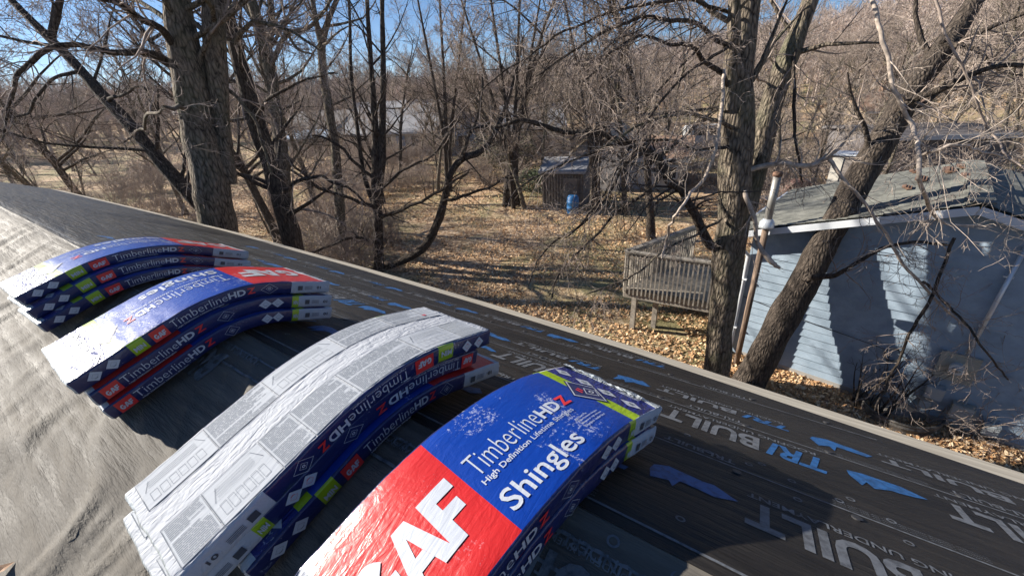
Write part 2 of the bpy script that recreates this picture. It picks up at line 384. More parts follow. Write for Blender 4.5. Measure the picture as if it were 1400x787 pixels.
# ------------------------------------------------------------------ shingle bundles
THK = .056
def prof(s, t, an, af, rs):
    n = 26; h = s / n; c = z = 0.0
    th = lambda q: an + (-af - an) * max(0, min(1, (q + rs) / (2 * rs)))
    for i in range(n): a = th((i + .5) * h); c += cos(a) * h; z += sin(a) * h
    a = th(s); return c - sin(a) * t, z + cos(a) * t
class Bundle:
    def __init__(s, x, lev, n, top, side, rot, label, group, shift=(0, 0, 0), ends=1.0, gap=0):
        yc, yaw, un, an, af, dz, W, L, rs = x
        q = lev / n
        s.an = SN + (an - SN) * q; s.af = SF + (af - SF) * (.35 + .65 * q) if af < SF else af
        s.rs, s.W, s.L = rs, W, L
        s.un = un + shift[0]; s.yc = yc + shift[1]; s.yaw = yaw + shift[2]; s.t0 = (lev - 1) * THK + .006 + gap; s.dz = dz
        s.root = empty('shingle_bundle', s.pos(.5, 0, 0), label, 'shingle bundle', group)
        s.top, s.side, s.rot = top, side, rot
        s.make(ends); s.print_top(); s.print_side()
    def pos(s, u, v, t):
        t += .0035 * noise.noise(Vector((u * 3.1 + s.yc * 9, v * 1.3, s.t0 * 60)))
        c, z = prof(u * s.L - s.un, s.t0 + t, s.an, s.af, s.rs)
        return Vector((XR + c * cos(s.yaw) - v * s.W * sin(s.yaw), s.yc + c * sin(s.yaw) + v * s.W * cos(s.yaw), z + s.dz))
    def panel(s, where, u):
        if where == 'top':
            if s.top == 'W': return 3
            U = u if s.top == 'A' else 1 - u
            return 3 if U < .025 else 0 if U < .36 else 1 if U < .80 else 5 if U < .845 else 4 if U < .97 else 6
        if where == 'side':
            S_ = 1 - u if s.rot else u
            if s.side == 1: return 2 if S_ < .775 else 5 if S_ < .81 else 3
            return 5 if .205 < S_ < .262 else 2 if S_ < .785 else 3
        return 3 if where == 'bottom' else 6
    def make(s, ends):
        W, T = s.W, THK - .002; r = .007 / W; rt = .007
        sec = []
        nv = 9
        for i in range(nv): sec.append((-.5 + r + (1 - 2 * r) * i / (nv - 1), T, 'top'))
        for a in (60, 30): sec.append((.5 - r + r * cos(radians(a)), T - rt + rt * sin(radians(a)), 'oside'))
        for q in (1, .5, 0): sec.append((.5, rt + (T - 2 * rt) * q, 'oside'))
        sec += [(.5 - r, 0, 'bottom'), (0, 0, 'bottom'), (-.5 + r, 0, 'bottom')]
        for q in (0, .5, 1): sec.append((-.5, rt + (T - 2 * rt) * q, 'side'))
        for a in (30, 60): sec.append((-.5 + r - r * cos(radians(a)), T - rt + rt * sin(radians(a)), 'side'))
        n = len(sec); b_ = MB()
        us = set(np.round(np.linspace(0, 1, 49), 4).tolist()) | {.025, .36, .80, .845, .97, .155, .2, .64, .975, .03, .775, .81, .785, .205, .262, .19, .225, .215, .738, .795}
        us = sorted(us); rg = random.Random(int(s.yc * 1000) + int(s.t0 * 1000)); sd = rg.uniform(0, 50)
        rings = [(-.006, .8)] + [(u, 1) for u in us] + [(1.006, .8)]
        for u, sc in rings:
            edge = max(0, 1 - min(u, 1 - u) / .05)
            for (v, t, w_) in sec:
                vv_ = v * (1 - (1 - sc) * .12); tt = T / 2 + (t - T / 2) * sc
                a = .0019 + .0034 * edge * ends
                d = a * noise.noise(Vector((u * 22 + sd, v * 9, t * 40))) + .4 * a * noise.noise(Vector((u * 60 + sd, v * 40, t * 40)))
                p = s.pos(u + edge * ends * .006 * noise.noise(Vector((v * 12 + sd, t * 30, 2))), vv_ + (d / s.W if 'side' in w_ else 0) * (1 if v > 0 else -1), tt + (d if w_ == 'top' else 0))
                b_.v.append(tuple(p))
        m_ = len(rings)
        for i in range(m_ - 1):
            uc = (rings[i][0] + rings[i + 1][0]) / 2
            for k in range(n):
                k2 = (k + 1) % n; w_ = sec[k][2] if sec[k][2] == sec[k2][2] else ('oside' if 'oside' in (sec[k][2], sec[k2][2]) else 'side' if 'side' in (sec[k][2], sec[k2][2]) else 'bottom')
                mi = s.panel('side' if w_ == 'oside' else w_, uc) if 0 < uc < 1 else 6
                b_.f.append((i * n + k, (i + 1) * n + k, (i + 1) * n + k2, i * n + k2)); b_.m.append(mi)
        for base, fl in ((0, 1), ((m_ - 1) * n, 0)):
            c = len(b_.v); b_.v.append(tuple(sum((Vector(b_.v[base + k]) for k in range(n)), Vector()) / n))
            for k in range(n):
                tri = (base + k, base + (k + 1) % n, c); b_.f.append(tri if fl else tri[::-1]); b_.m.append(6)
        o = b_.build('wrapper', [F_RED, F_BLUE, F_NAVY, F_WHITE, F_DEEP, F_LIME, F_END], s.root, True)
    # x,y in metres in reading direction
    def topf(s, off=.0016):
        if s.top == 'B': return lambda x, y: s.pos(1 - x / s.L, -y / s.W, THK - .002 + off)
        return lambda x, y: s.pos(x / s.L, y / s.W, THK - .002 + off)
    def sidef(s, off=.0022):
        def f(x, y):
            u, t = (1 - x / s.L, THK - y) if s.rot else (x / s.L, y)
            return s.pos(u, -.5 - off / s.W, t - .001)
        return f
    def print_top(s):
        L, W = s.L, s.W; R = s.root; fn = s.topf(); f2 = s.topf(.0026)
        if s.top in 'AB':
            decal('brand_mark', logo(.06 * L, -.25 * W, .338 * L, .14 * W), fn, P_WHITE, R)
            decal('lettering', T_('Timberline', .385 * L, -.045 * W, .605 * L, .135 * W, -.012), fn, P_WHITE, R)
            decal('lettering', T_('HD', .612 * L, -.035 * W, .69 * L, .085 * W, .035), fn, P_WHITE, R)
            decal('lettering', T_('Z', .695 * L, -.035 * W, .735 * L, .085 * W, .035), fn, P_RED, R)
            decal('lettering', T_('High Definition', .382 * L, -.135 * W, .53 * L, -.075 * W, .012), fn, P_WHITE, R)
            decal('lettering', T_('Lifetime Shingles', .54 * L, -.135 * W, .70 * L, -.075 * W, .0), fn, P_WHITE, R)
            decal('lettering', T_('Shingles', .378 * L, -.43 * W, .625 * L, -.225 * W, .012), fn, P_WHITE, R)
            sm = [T_(q, .665 * L, (-.21 - i * .032) * W, (.665 + wd) * L, (-.19 - i * .032) * W, .01) for i, (q, wd) in enumerate((('StainGuard Plus', .05), ('Algae Resistant shingles', .085), ('Dimensional - high definition', .09), ('Dimensional - heather blend', .088)))]
            decal('small_print', cat2(*sm), fn, P_WHITE, R)
            decal('diamond_panel', (diamond(.823 * L, .01 * W, .062 * L, .235 * W), [(0, 1, 2, 3)]), fn, P_NAVY, R)
            decal('diamond_outline', frame(diamond(.823 * L, .01 * W, .058 * L, .215 * W), .006), f2, P_WHITE, R)
            decal('emblem', cat2(frame(diamond(.835 * L, -.03 * W, .028 * L, .085 * W), .004), ringm(.835 * L, -.03 * W, .008, .004)), f2, P_WHITE, R)
            decal('emblem_stripe', cat2(rect(.80 * L, .0 * W, .806 * L, .07 * W), rect(.812 * L, .02 * W, .818 * L, .08 * W)), f2, P_RED, R)
            for i in range(4):
                cx, cy = .893 * L, (.37 - i * .235) * W
                decal('diamond_mark', (diamond(cx, cy, .022 * L, .10 * W), [(0, 1, 2, 3)]), fn, P_WHITE, R)
                decal('diamond_symbol', T_('GRM4'[i], cx - .007, cy - .008, cx + .007, cy + .008, .03), f2, P_GREY, R)
            decal('end_lettering', T_('Timberline', .945 * L, -.34 * W, .965 * L, -.05 * W, .0), fn, P_WHITE, R)
        else:
            frs, txt, figs, pale = [], [], [], []
            rg = random.Random(14)
            for (v0, v1) in ((-.47, -.09), (.15, .47)):
                u = .02
                while u < .94:
                    wd = rg.choice((.10, .13, .16, .19)); u1 = min(u + wd, .975)
                    x0, x1, y0, y1 = u * L, u1 * L, v0 * W, v1 * W
                    kind = rg.random()
                    mid = y0 + (y1 - y0) * rg.choice((.35, .5, .6))
                    pale.append(rect(x0 + .002, y0 + .002, x1 - .002, y1 - .002))
                    txt += [rect(x0, y0, x1, y0 + .0016), rect(x0, y1 - .0016, x1, y1), rect(x0, y0 + .0016, x0 + .0016, y1 - .0016)]
                    if kind < .80:
                        for (a0, a1) in ((y0, mid), (mid, y1)):
                            yy = a0 + .006
                            while yy < a1 - .004:
                                e = x1 - .006 - (rg.random() < .3) * rg.uniform(.0, .4) * (x1 - x0)
                                xx = x0 + .006
                                while xx < e:
                                    q = rg.uniform(.006, .024); txt.append(rect(xx, yy, min(xx + q, e), yy + .0016)); xx += q + .002
                                yy += .0055
                    else:
                        a = (y1 - y0)
                        for j in range(6):
                            fx = x0 + (x1 - x0) * (.1 + .13 * j)
                            txt.append(frame([(fx, y0 + a * .15), (fx + (x1 - x0) * .1, y0 + a * .15), (fx + (x1 - x0) * .1, y0 + a * .45), (fx, y0 + a * .45)], .0012))
                        txt.append(frame([(x0 + .01, y0 + a * .55), (x1 - .01, y0 + a * .6), (x1 - .025, y0 + a * .92), (x0 + .025, y0 + a * .85)], .0013))
                        for j in range(4): txt.append(rect(x0 + .02, y0 + a * (.62 + .06 * j), x1 - .03, y0 + a * (.62 + .06 * j) + .001))
                    u = u1
            decal('instruction_panel', cat2(*pale), fn, P_PALE, R); decal('instruction_text', cat2(*txt), f2, P_GREY, R)
            decal('red_mark', rect(.905 * L, .22 * W, .92 * L, .26 * W), f2, P_RED, R)
    def print_side(s):
        L = s.L; R = s.root; fn = s.sidef(); f2 = s.sidef(.0032); T = THK
        if s.side == 1: g0, t0, t1, oc, ds, w0, lim = .03, .10, .43, .505, (.655, .705), .81, (.775, .81)
        else: g0, t0, t1, oc, ds, w0, lim = .283, .365, .64, .69, (.07, .135), .785, (.205, .262)
        decal('brand_panel', rect(g0 * L, .12 * T, (g0 + .062) * L, .90 * T), fn, P_RED, R)
        decal('brand_mark', logo((g0 + .008) * L, .28 * T, (g0 + .054) * L, .62 * T), f2, P_WHITE, R)
        tw = t1 - t0
        decal('lettering', T_('Timberline', t0 * L, .30 * T, (t0 + tw * .66) * L, .82 * T, -.01), fn, P_WHITE, R)
        decal('lettering', T_('HD', (t0 + tw * .675) * L, .33 * T, (t0 + tw * .88) * L, .78 * T, .03), fn, P_WHITE, R)
        decal('lettering', T_('Z', (t0 + tw * .90) * L, .33 * T, t1 * L, .78 * T, .03), fn, P_RED, R)
        decal('small_print', T_('High Definition Lifetime Shingles', (t0 + .01) * L, .10 * T, (t0 + tw * .6) * L, .22 * T, .01), fn, P_WHITE, R)
        decal('diamond_outline', cat2(frame(diamond(oc * L, .5 * T, .032 * L, .40 * T), .0016), frame(diamond(oc * L, .5 * T, .013 * L, .2 * T), .0013), ringm(oc * L, .5 * T, .004, .002, 10)), fn, P_WHITE, R)
        for d in ds:
            decal('diamond_mark', (diamond(d * L, .5 * T, .026 * L, .36 * T), [(0, 1, 2, 3)]), fn, P_PALE if False else P_WHITE, R)
            decal('diamond_symbol', cat2(frame(diamond(d * L, .5 * T, .012 * L, .17 * T), .001), rect(d * L - .005, .36 * T, d * L + .005, .39 * T)), f2, P_RED if s.top == 'W' else P_GREY, R)
        lw = lim[1] - lim[0]
        decal('lime_lettering', T_('MIN', (lim[0] + lw * .15) * L, .30 * T, (lim[1] - lw * .15) * L, .62 * T, .03), f2, P_WHITE, R)
        decal('stock_code', cat2(T_('01', (w0 + .14) * L, .38 * T, (w0 + .165) * L, .62 * T, .03), rect((w0 + .035) * L, .30 * T, (w0 + .06) * L, .66 * T),
              *[rect((w0 + .072) * L, (.36 + j * .08) * T, (w0 + .115) * L, (.385 + j * .08) * T) for j in range(4)]), fn, P_DARK, R)

G_ = 'shingle bundles draped over the roof ridge'
B4 = [.422, -.161, .446, .324, .381, .0, .330, .855, .264]
B3 = [.966, -.056, .53, .302, .26, .0, .343, .88, .17]
B2 = [1.976, -.017, .478, .274, .383, .008, .395, .846, .15]
B1 = [3.10, .036, .434, .271, .441, .004, .358, .962, .235]
Bundle(B4, 1, 2, 'A', 1, False, 'blue and red shingle bundle beneath the frontmost one at the right of the roof', G_, (.0, -.004, .0))
_b4 = Bundle(B4, 2, 2, 'A', 1, False, 'large blue bundle with red logo panel, topmost of the rightmost stack, crumpled far end', G_, ends=3.0)
BB = _b4
fl_ = MB(); rg_ = random.Random(3); nu_, nv_ = 10, 26
def flp(i, j):
    u = .965 + .075 * i / (nu_ - 1); v = -.5 + 1.0 * j / (nv_ - 1); q = i / (nu_ - 1)
    return BB.pos(u + .012 * noise.noise(Vector((v * 9, q * 2, 1))) * q, v + .02 * q * noise.noise(Vector((q * 5, v * 4, 8))), THK + .003 - .03 * q * q + .022 * q * noise.noise(Vector((u * 60, v * 14, 4))) + .005 * noise.noise(Vector((u * 150, v * 40, 9))))
fl_.add([flp(i, j) for i in range(nu_) for j in range(nv_)], [(i * nv_ + j, i * nv_ + j + 1, (i + 1) * nv_ + j + 1, (i + 1) * nv_ + j) for i in range(nu_ - 1) for j in range(nv_ - 1) if not (i > 5 and rg_.random() < .25)])
fl_.build('torn_film', F_END, BB.root, False)
Bundle(B3, 1, 3, 'B', 2, False, 'lowest navy sided bundle under the white instruction side bundle', G_, (-.06, -.012, .02))
Bundle(B3, 2, 3, 'W', 1, True, 'middle bundle of the white topped stack, white wrapped end poking out at lower left', G_, (.045, .012, .01))
Bundle(B3, 3, 3, 'W', 2, True, 'bundle turned white instruction side up, topmost of the second stack from the right', G_)
Bundle(B2, 1, 3, 'A', 1, False, 'bottom bundle of the sunlit stack second from the left, red box at its near corner', G_, (-.005, -.034, .0))
Bundle(B2, 2, 3, 'A', 1, False, 'middle bundle of the sunlit stack second from the left', G_, (-.01, -.014, .0))
Bundle(B2, 3, 3, 'B', 2, False, 'glaring sunlit bundle with red far end, topmost of the stack second from the left', G_, gap=.006)
Bundle(B1, 1, 3, 'B', 2, False, 'lowest bundle of the leftmost stack', G_, (.02, -.11, .0))
Bundle(B1, 2, 3, 'B', 2, False, 'middle bundle of the leftmost stack', G_, (.01, -.06, .0))
Bundle(B1, 3, 3, 'B', 2, False, 'topmost bundle of the leftmost stack, lime strips near its left end', G_)


# ------------------------------------------------------------------ neighbour house
BLUE = mat('blue grey siding paint', (.28, .34, .40), .6, .35)
c_ = ramp(BLUE, noisy(BLUE, coords(BLUE, (1, 1, 1)), 3.5, 5, .65), [(.3, (.22, .285, .35)), (.7, (.33, .41, .49))])
LK(BLUE, c_, bsdf(BLUE).inputs['Base Color'])
TRIM = mat('white trim paint', (.62, .65, .68), .5)
def shingmat(name, a, b_):
    m = mat(name, b_, .85, .25); co = coords(m)
    n = noisy(m, co, 5, 5, .6); v = N(m, 'ShaderNodeTexVoronoi'); v.inputs['Scale'].default_value = 5; LK(m, coords(m, (1, 1.0, 1)), v.inputs['Vector'])
    LK(m, mix(m, .4, ramp(m, n, [(.35, a), (.65, b_)]), mix(m, .8, v.outputs['Color'], b_)), bsdf(m).inputs['Base Color'])
    hs = N(m, 'ShaderNodeHueSaturation'); 
    LK(m, ramp(m, n, [(.35, a), (.65, b_)]), bsdf(m).inputs['Base Color']); LK(m, bump(m, noisy(m, co, 60, 3), .5, .01), bsdf(m).inputs['Normal']); return m
GREEN = shingmat('weathered green grey shingles', (.11, .112, .10), (.235, .235, .205))
A0 = Vector((8.82, .40, 0)); WD = Vector((-.177, -.984, 0)); ND = Vector((.984, -.177, 0))   # wall runs along WD, house extends along ND
def hw(u, n, z): return A0 + WD * u + ND * n + Vector((0, 0, z))
EAVE, PEAK, HALF = -1.74, -.93, 2.66
nb = empty('neighbour_house', hw(HALF, 3, GZ), 'blue grey lap sided house with weathered green roof at the right', 'house')
def rakez(u): return EAVE + (PEAK - EAVE) * (1 - abs(u - HALF) / HALF)
b = MB(); b.add([hw(0, .03, GZ - .3), hw(2 * HALF, .03, GZ - .3), hw(2 * HALF, .03, EAVE), hw(HALF, .03, PEAK), hw(0, .03, EAVE),
                 hw(0, 3.7, GZ - .3), hw(2 * HALF, 3.7, GZ - .3), hw(2 * HALF, 3.7, EAVE), hw(HALF, 3.7, PEAK), hw(0, 3.7, EAVE)],
                [(0, 1, 2, 3, 4), (5, 9, 8, 7, 6), (0, 4, 9, 5), (1, 6, 7, 2)]); b.build('wall', BLUE, nb)
EXPO = .155
z = GZ + .12; k = 0
while z < PEAK - .05:
    zt = z + EXPO
    zm = z + EXPO * .5
    if zm < EAVE: u0, u1 = .09, 2 * HALF - .09
    else:
        q = HALF * (zm - EAVE) / (PEAK - EAVE); u0, u1 = q, 2 * HALF - q
    if u1 - u0 > .2:
        b = MB(); jit = .003 * ((k * 7) % 3)
        b.add([hw(u0, -.004, zt + .012), hw(u1, -.004, zt + .012), hw(u1, -.021 - jit, z), hw(u0, -.021 - jit, z), hw(u0, .02, z + .002), hw(u1, .02, z + .002), hw(u0, .02, zt), hw(u1, .02, zt)],
              [(0, 1, 2, 3), (3, 2, 5, 4), (0, 3, 4, 6), (1, 7, 5, 2)])
        b.build('siding_board', BLUE, nb)
    if zm < EAVE:
        b = MB(); b.add([hw(-.004 + .03, .09, zt + .012), hw(.026, 3.6, zt + .012), hw(-.008, 3.6, z), hw(-.008, .09, z), hw(.05, .09, z), hw(.05, 3.6, z)], [(0, 1, 2, 3), (3, 2, 5, 4)])
        b.build('siding_board', BLUE, nb)
    z += EXPO; k += 1
for u in (0.03, 2 * HALF - .03):
    b = MB(); b.box(hw(u, .01, (GZ + EAVE) / 2), (.07, .05, (EAVE - GZ) / 2), (WD, ND, UP)); b.build('corner_board', BLUE, nb)
FND = mat('foundation block', (.30, .29, .27), .9)
b = MB(); b.box(hw(HALF, -.0, GZ + .0), (HALF - .02, .028, .13), (WD, ND, UP)); b.build('foundation', FND, nb)
OV, SID = .30, .30                      # rake overhang, eave overhang
tr_ = (PEAK - EAVE) / HALF; sl_ = sqrt(1 + tr_ * tr_)
for sgn in (-1, 1):
    def rp(d, n, t): return hw(HALF + sgn * d, n, PEAK + .12 - d * tr_ + t)
    D = HALF + SID; b = MB()
    ncs = 22; 
    b.add([rp(0, -OV, 0), rp(D, -OV, 0), rp(D, 4.0, 0), rp(0, 4.0, 0), rp(0, -OV, -.06), rp(D, -OV, -.06), rp(D, 4.0, -.06), rp(0, 4.0, -.06)], [(0, 1, 2, 3), (4, 7, 6, 5), (1, 5, 6, 2)])
    b.build('roof_deck', GREEN, nb)
    for i in range(ncs):                # courses, each lapping the one below
        d0 = D * i / ncs; d1 = D * (i + 1) / ncs + .02
        b = MB(); b.add([rp(d0, -OV - .01, .008), rp(d1, -OV - .01, .022), rp(d1, 4.01, .022), rp(d0, 4.01, .008), rp(d1, -OV - .01, .003), rp(d1, 4.01, .003)], [(0, 1, 2, 3), (1, 4, 5, 2)])
        b.build('shingle_course', GREEN, nb)
    b = MB(); b.beam(rp(-.0, -OV - .014, -.075), rp(D, -OV - .014, -.075), .028, .11, UP); b.build('rake_board', TRIM, nb)
    b = MB(); b.beam(rp(D + .014, -OV, -.075), rp(D + .014, 4.0, -.075), .028, .15, UP); b.build('eave_fascia', TRIM, nb)
    b = MB(); b.add([rp(0, -OV, -.09), rp(D, -OV, -.09), rp(D, .03, -.09), rp(0, .03, -.09)], [(0, 3, 2, 1)]); b.build('soffit', BLUE, nb)
RUST = mat('brown ridge shingles', (.16, .085, .055), .9); LK(RUST, ramp(RUST, noisy(RUST, coords(RUST), 14, 4), [(.35, (.08, .045, .03)), (.7, (.26, .15, .10))]), bsdf(RUST).inputs['Base Color'])
b = MB()
for i in range(10): b.box(hw(HALF, -.1 + i * .41, PEAK + .15), (.13, .2, .012), (WD, ND, UP))
b.build('ridge_cap', GREEN, nb)
# loose brown shingles left lying near that ridge
GB = 'loose brown shingle pieces on the green roof'
for i, (px, py, sx, sy) in enumerate([(1262, 246, .22, .06), (1300, 234, .24, .07), (1318, 229, .16, .05), (1252, 236, .10, .05), (1243, 258, .12, .04), (1325, 242, .16, .05)]):
    n_ = 1.1 + .35 * i; r_ = ray(px, py)
    # plane of the sunlit slope
    P0 = hw(HALF, 0, PEAK + .145); e1 = (WD * -1 + UP * -tr_); nn = e1.cross(ND).normalized()
    t_ = (P0 - CAM).dot(nn) / r_.dot(nn); p = CAM + r_ * t_
    lb = ['flat brown shingle piece nearest the roof valley', 'brown shingle stack by the neighbour roof ridge', 'upper brown shingle piece beside the neighbour ridge', 'small brown shingle scrap on the green slope', 'lowest small brown scrap on the green slope', 'long brown shingle scrap lying against the ridge'][i]
    o = empty('shingle_scrap', p, lb, 'shingle', GB)
    ex = e1.normalized()
    for j in range(3):
        b = MB(); b.box(p + nn * (.02 + .02 * j) * (1 if nn.z > 0 else -1) + ex * (.03 * j), (sx, sy * (1 - .15 * j), .009), (ND, ex, nn)); b.build('shingle', RUST, o)
# chimney chase
CREAM = mat('cream lap siding', (.58, .54, .46), .7); LOUV = mat('grey brown lap siding', (.27, .23, .20), .8)
def slopep(px, py):
    r_ = ray(px, py); P0 = hw(HALF, 0, PEAK + .145); nn = (WD * -1 + UP * -tr_).cross(ND); return CAM + r_ * ((P0 - CAM).dot(nn) / r_.dot(nn))
cb = hw(1.6, 5.6, 0); ch = empty('chimney_chase', cb + Vector((0, 0, -1.5)), 'boxed chimney chase with cream corner and brown lap siding rising behind the green roof', 'chimney')
p0 = at(1131, 262, 12.4); hgt = 1.28
q0 = Vector((p0.x, p0.y, p0.z - 1.6)); z0 = p0.z - 1.0; z1 = at(1150, 206, 13.2).z
ax = (WD, ND)
ch.location = (p0.x, p0.y, z0)
for side, mt in ((0, CREAM), (1, LOUV)):
    zz = z0
    while zz < z1:
        b = MB()
        if side == 0: b.beam(p0 * 1.0 + Vector((0, 0, zz - p0.z)), p0 + ND * .55 + Vector((0, 0, zz - p0.z)), .03, .10, UP)
        else: b.beam(p0 + WD * .02 + Vector((0, 0, zz - p0.z)), p0 + WD * .95 + Vector((0, 0, zz - p0.z)), .03 + .012, .10, UP)
        b.build('siding_board', mt, ch); zz += .106
b = MB(); b.box(p0 + WD * .48 + ND * .28 + Vector((0, 0, (z0 + z1) / 2 - p0.z)), (.44, .24, (z1 - z0) / 2), (WD, ND, UP)); b.build('box', LOUV, ch)
b = MB(); b.box(p0 + WD * .05 + Vector((0, 0, (z0 + z1) / 2 - p0.z)), (.13, .04, (z1 - z0) / 2), (WD, ND, UP)); b.build('corner_trim', CREAM, ch)
b = MB(); b.box(p0 + WD * .48 + ND * .28 + Vector((0, 0, z1 - p0.z + .03)), (.58, .36, .03), (WD, ND, UP)); b.build('cap', TRIM, ch)
# flue pipe with collar
PIPE = mat('grey flue metal', (.30, .29, .27), .5, .5, .5); OLDW = mat('weathered brown pole', (.22, .15, .10), .9)
LK(OLDW, ramp(OLDW, noisy(OLDW, coords(OLDW, (8, 8, .8)), 4, 5), [(.35, (.08, .055, .04)), (.68, (.30, .21, .15))]), bsdf(OLDW).inputs['Base Color'])
COLL = mat('galvanised collar', (.62, .66, .70), .35, .5, .4)
fx = hw(.22, -.42, 0); fl = empty('flue_pipe', (fx.x, fx.y, GZ), 'tall weathered pipe with a pale metal collar rising past the eave of the blue house', 'pipe')
b = MB(); b.tube([(fx.x, fx.y, GZ - .1), (fx.x, fx.y, -1.45)], [.055, .055], 12, cap=True); b.build('lower_pole', OLDW, fl, True)
b = MB(); b.tube([(fx.x, fx.y, -1.45), (fx.x, fx.y, -.62)], [.062, .062], 14, cap=True); b.build('flue', PIPE, fl, True)
b = MB(); b.tube([(fx.x, fx.y, -1.52), (fx.x, fx.y, -1.49), (fx.x, fx.y, -1.42), (fx.x, fx.y, -1.36)], [.125, .12, .12, .07], 16, cap=True); b.build('collar', COLL, fl, True)
b = MB(); b.tube([(fx.x, fx.y, -.62), (fx.x, fx.y, -.55)], [.075, .075], 14, cap=True); b.build('pipe_cap', RUST, fl, True)
# downspout
ds = empty('downspout', hw(-.06, -.1, GZ), 'pale downspout at the near corner of the blue house', 'downspout')
b = MB(); b.tube([hw(-.25, -.28, EAVE - .1), hw(-.25, -.28, EAVE - .22), hw(-.04, -.08, EAVE - .48), hw(-.04, -.08, GZ + .25), hw(-.16, -.3, GZ + .12)], [.045] * 5, 8); b.build('pipe', TRIM, ds, True)
b = MB()
for z_ in (-2.7, -3.8): b.box(hw(-.04, -.08, z_), (.06, .055, .015), (WD, ND, UP))
b.build('strap', TRIM, ds)
b = MB(); b.beam(hw(-.36, -OV, EAVE - .06), hw(-.36, 3.9, EAVE - .06), .10, .09, UP); b.build('gutter', TRIM, nb)
# meter and boxes on the wall
BEIGE = mat('beige meter board', (.34, .34, .29), .8); GBOX = mat('grey utility box', (.34, .37, .38), .55); WHT = mat('white plastic', (.5, .52, .53), .55); BLK = mat('dark rubber', (.02, .02, .022), .6)
mt_ = empty('electric_meter', hw(3.16, -.06, -3.4), 'round white meter on a beige square board fixed to the blue siding', 'meter')
b = MB(); b.box(hw(3.16, -.055, -3.38), (.22, .02, .24), (WD, ND, UP)); b.build('board', BEIGE, mt_)
b = MB(); b.tube([hw(3.16, -.07, -3.36), hw(3.16, -.16, -3.36)], [.085, .085], 20, cap=True); b.build('socket', WHT, mt_, False)
b = MB(); b.tube([hw(3.16, -.158, -3.36), hw(3.16, -.185, -3.36)], [.055, .05], 18, cap=True); b.build('glass', GBOX, mt_, True)
b = MB(); b.tube([hw(3.16, -.165, -3.36), hw(3.16, -.172, -3.36)], [.092, .092], 20, cap=True); b.build('rim', WHT, mt_, False)
cn = empty('conduit', hw(3.22, -.07, -3.1), 'silver conduit climbing the blue wall above the meter', 'conduit')
b = MB(); b.tube([hw(3.2, -.08, -3.12), hw(3.24, -.08, -1.35)], [.028, .028], 10, cap=True); b.build('pipe', COLL, cn, True)
b = MB()
for z_ in (-2.6, -1.8): b.box(hw(3.22, -.065, z_), (.05, .03, .012), (WD, ND, UP))
b.build('clamp', COLL, cn)
for i, (u, z_, s_, lb) in enumerate([(3.05, -3.88, .11, 'square grey utility box just below the meter'), (3.42, -4.08, .13, 'pale utility box with dark window, middle of the row low on the wall'), (3.78, -4.22, .09, 'small pale box farther right low on the blue wall'), (3.0, -4.12, .07, 'smallest grey box close to the ground under the meter')]):
    o = empty('utility_box', hw(u, -.03, z_), lb, 'utility box')
    b = MB(); b.box(hw(u, -.10, z_), (s_, .07, s_), (WD, ND, UP)); b.build('case', (GBOX, BEIGE)[i % 2], o)
    b = MB(); b.box(hw(u, -.175, z_), (s_ * .88, .006, s_ * .88), (WD, ND, UP)); b.build('lid', GBOX, o)
    b = MB(); b.tube([hw(u, -.08, z_ + s_), hw(u, -.08, z_ + s_ + .16)], [.014, .014], 6); b.build('conduit_stub', GBOX, o, True)
cc = empty('cable_coil', hw(2.42, -.06, -3.42), 'black cable coiled on the blue wall left of the meter', 'cable')
for k in range(3):
    b = MB(); b.tube([hw(2.42 + .1 * cos(a * pi / 8) * (1 + .05 * k), -.06 - .012 * k, -3.45 + .12 * sin(a * pi / 8)) for a in range(17)], [.007] * 17, 5); b.build('loop', BLK, cc, True)
b = MB(); b.tube([hw(2.3, -.045, -3.4), hw(1.2, -.045, -3.28), hw(0, -.045, -3.1)], [.006] * 3, 5); b.build('lead', BLK, cc, True)
# window well
WELL = mat('galvanised window well', (.13, .13, .125), .6, .5, .5)
LK(WELL, ramp(WELL, noisy(WELL, coords(WELL), 9, 4), [(.35, (.05, .045, .04)), (.7, (.20, .19, .17))]), bsdf(WELL).inputs['Base Color'])
ww = empty('window_well', hw(2.75, -.4, GZ), 'dark half round window well against the foot of the blue wall', 'window well')
b = MB(); n = 24; pts = [(2.75 + .55 * cos(pi * i / n), -.05 - .62 * sin(pi * i / n)) for i in range(n + 1)]
lev_ = [GZ - .35 + .065 * j for j in range(9)]
for j in range(len(lev_) - 1):
    for i in range(n):
        r0 = 1 + .03 * (j % 2); r1 = 1 + .03 * ((j + 1) % 2)
        f_ = lambda q, r, z_: hw(2.75 + (q[0] - 2.75) * r, q[1] * r, z_)
        b.add([f_(pts[i], r0, lev_[j]), f_(pts[i + 1], r0, lev_[j]), f_(pts[i + 1], r1, lev_[j + 1]), f_(pts[i], r1, lev_[j + 1])], [(0, 1, 2, 3)])
b.build('corrugated_shell', WELL, ww, True)
b = MB(); b.tube([hw(q[0], q[1], lev_[-1]) for q in pts], [.022] * (n + 1), 6); b.build('rim', WELL, ww, True)
b = MB(); vs_ = [hw(q[0], q[1] * .97, GZ + .012) for q in pts]; b.add(vs_, [tuple(range(len(vs_)))]); b.build('well_floor', BLK, ww)
STONE = mat('grey limestone', (.27, .25, .22), .9); LK(STONE, ramp(STONE, noisy(STONE, coords(STONE), 7, 6, .7), [(.3, (.12, .11, .10)), (.7, (.33, .30, .27))]), bsdf(STONE).inputs['Base Color'])
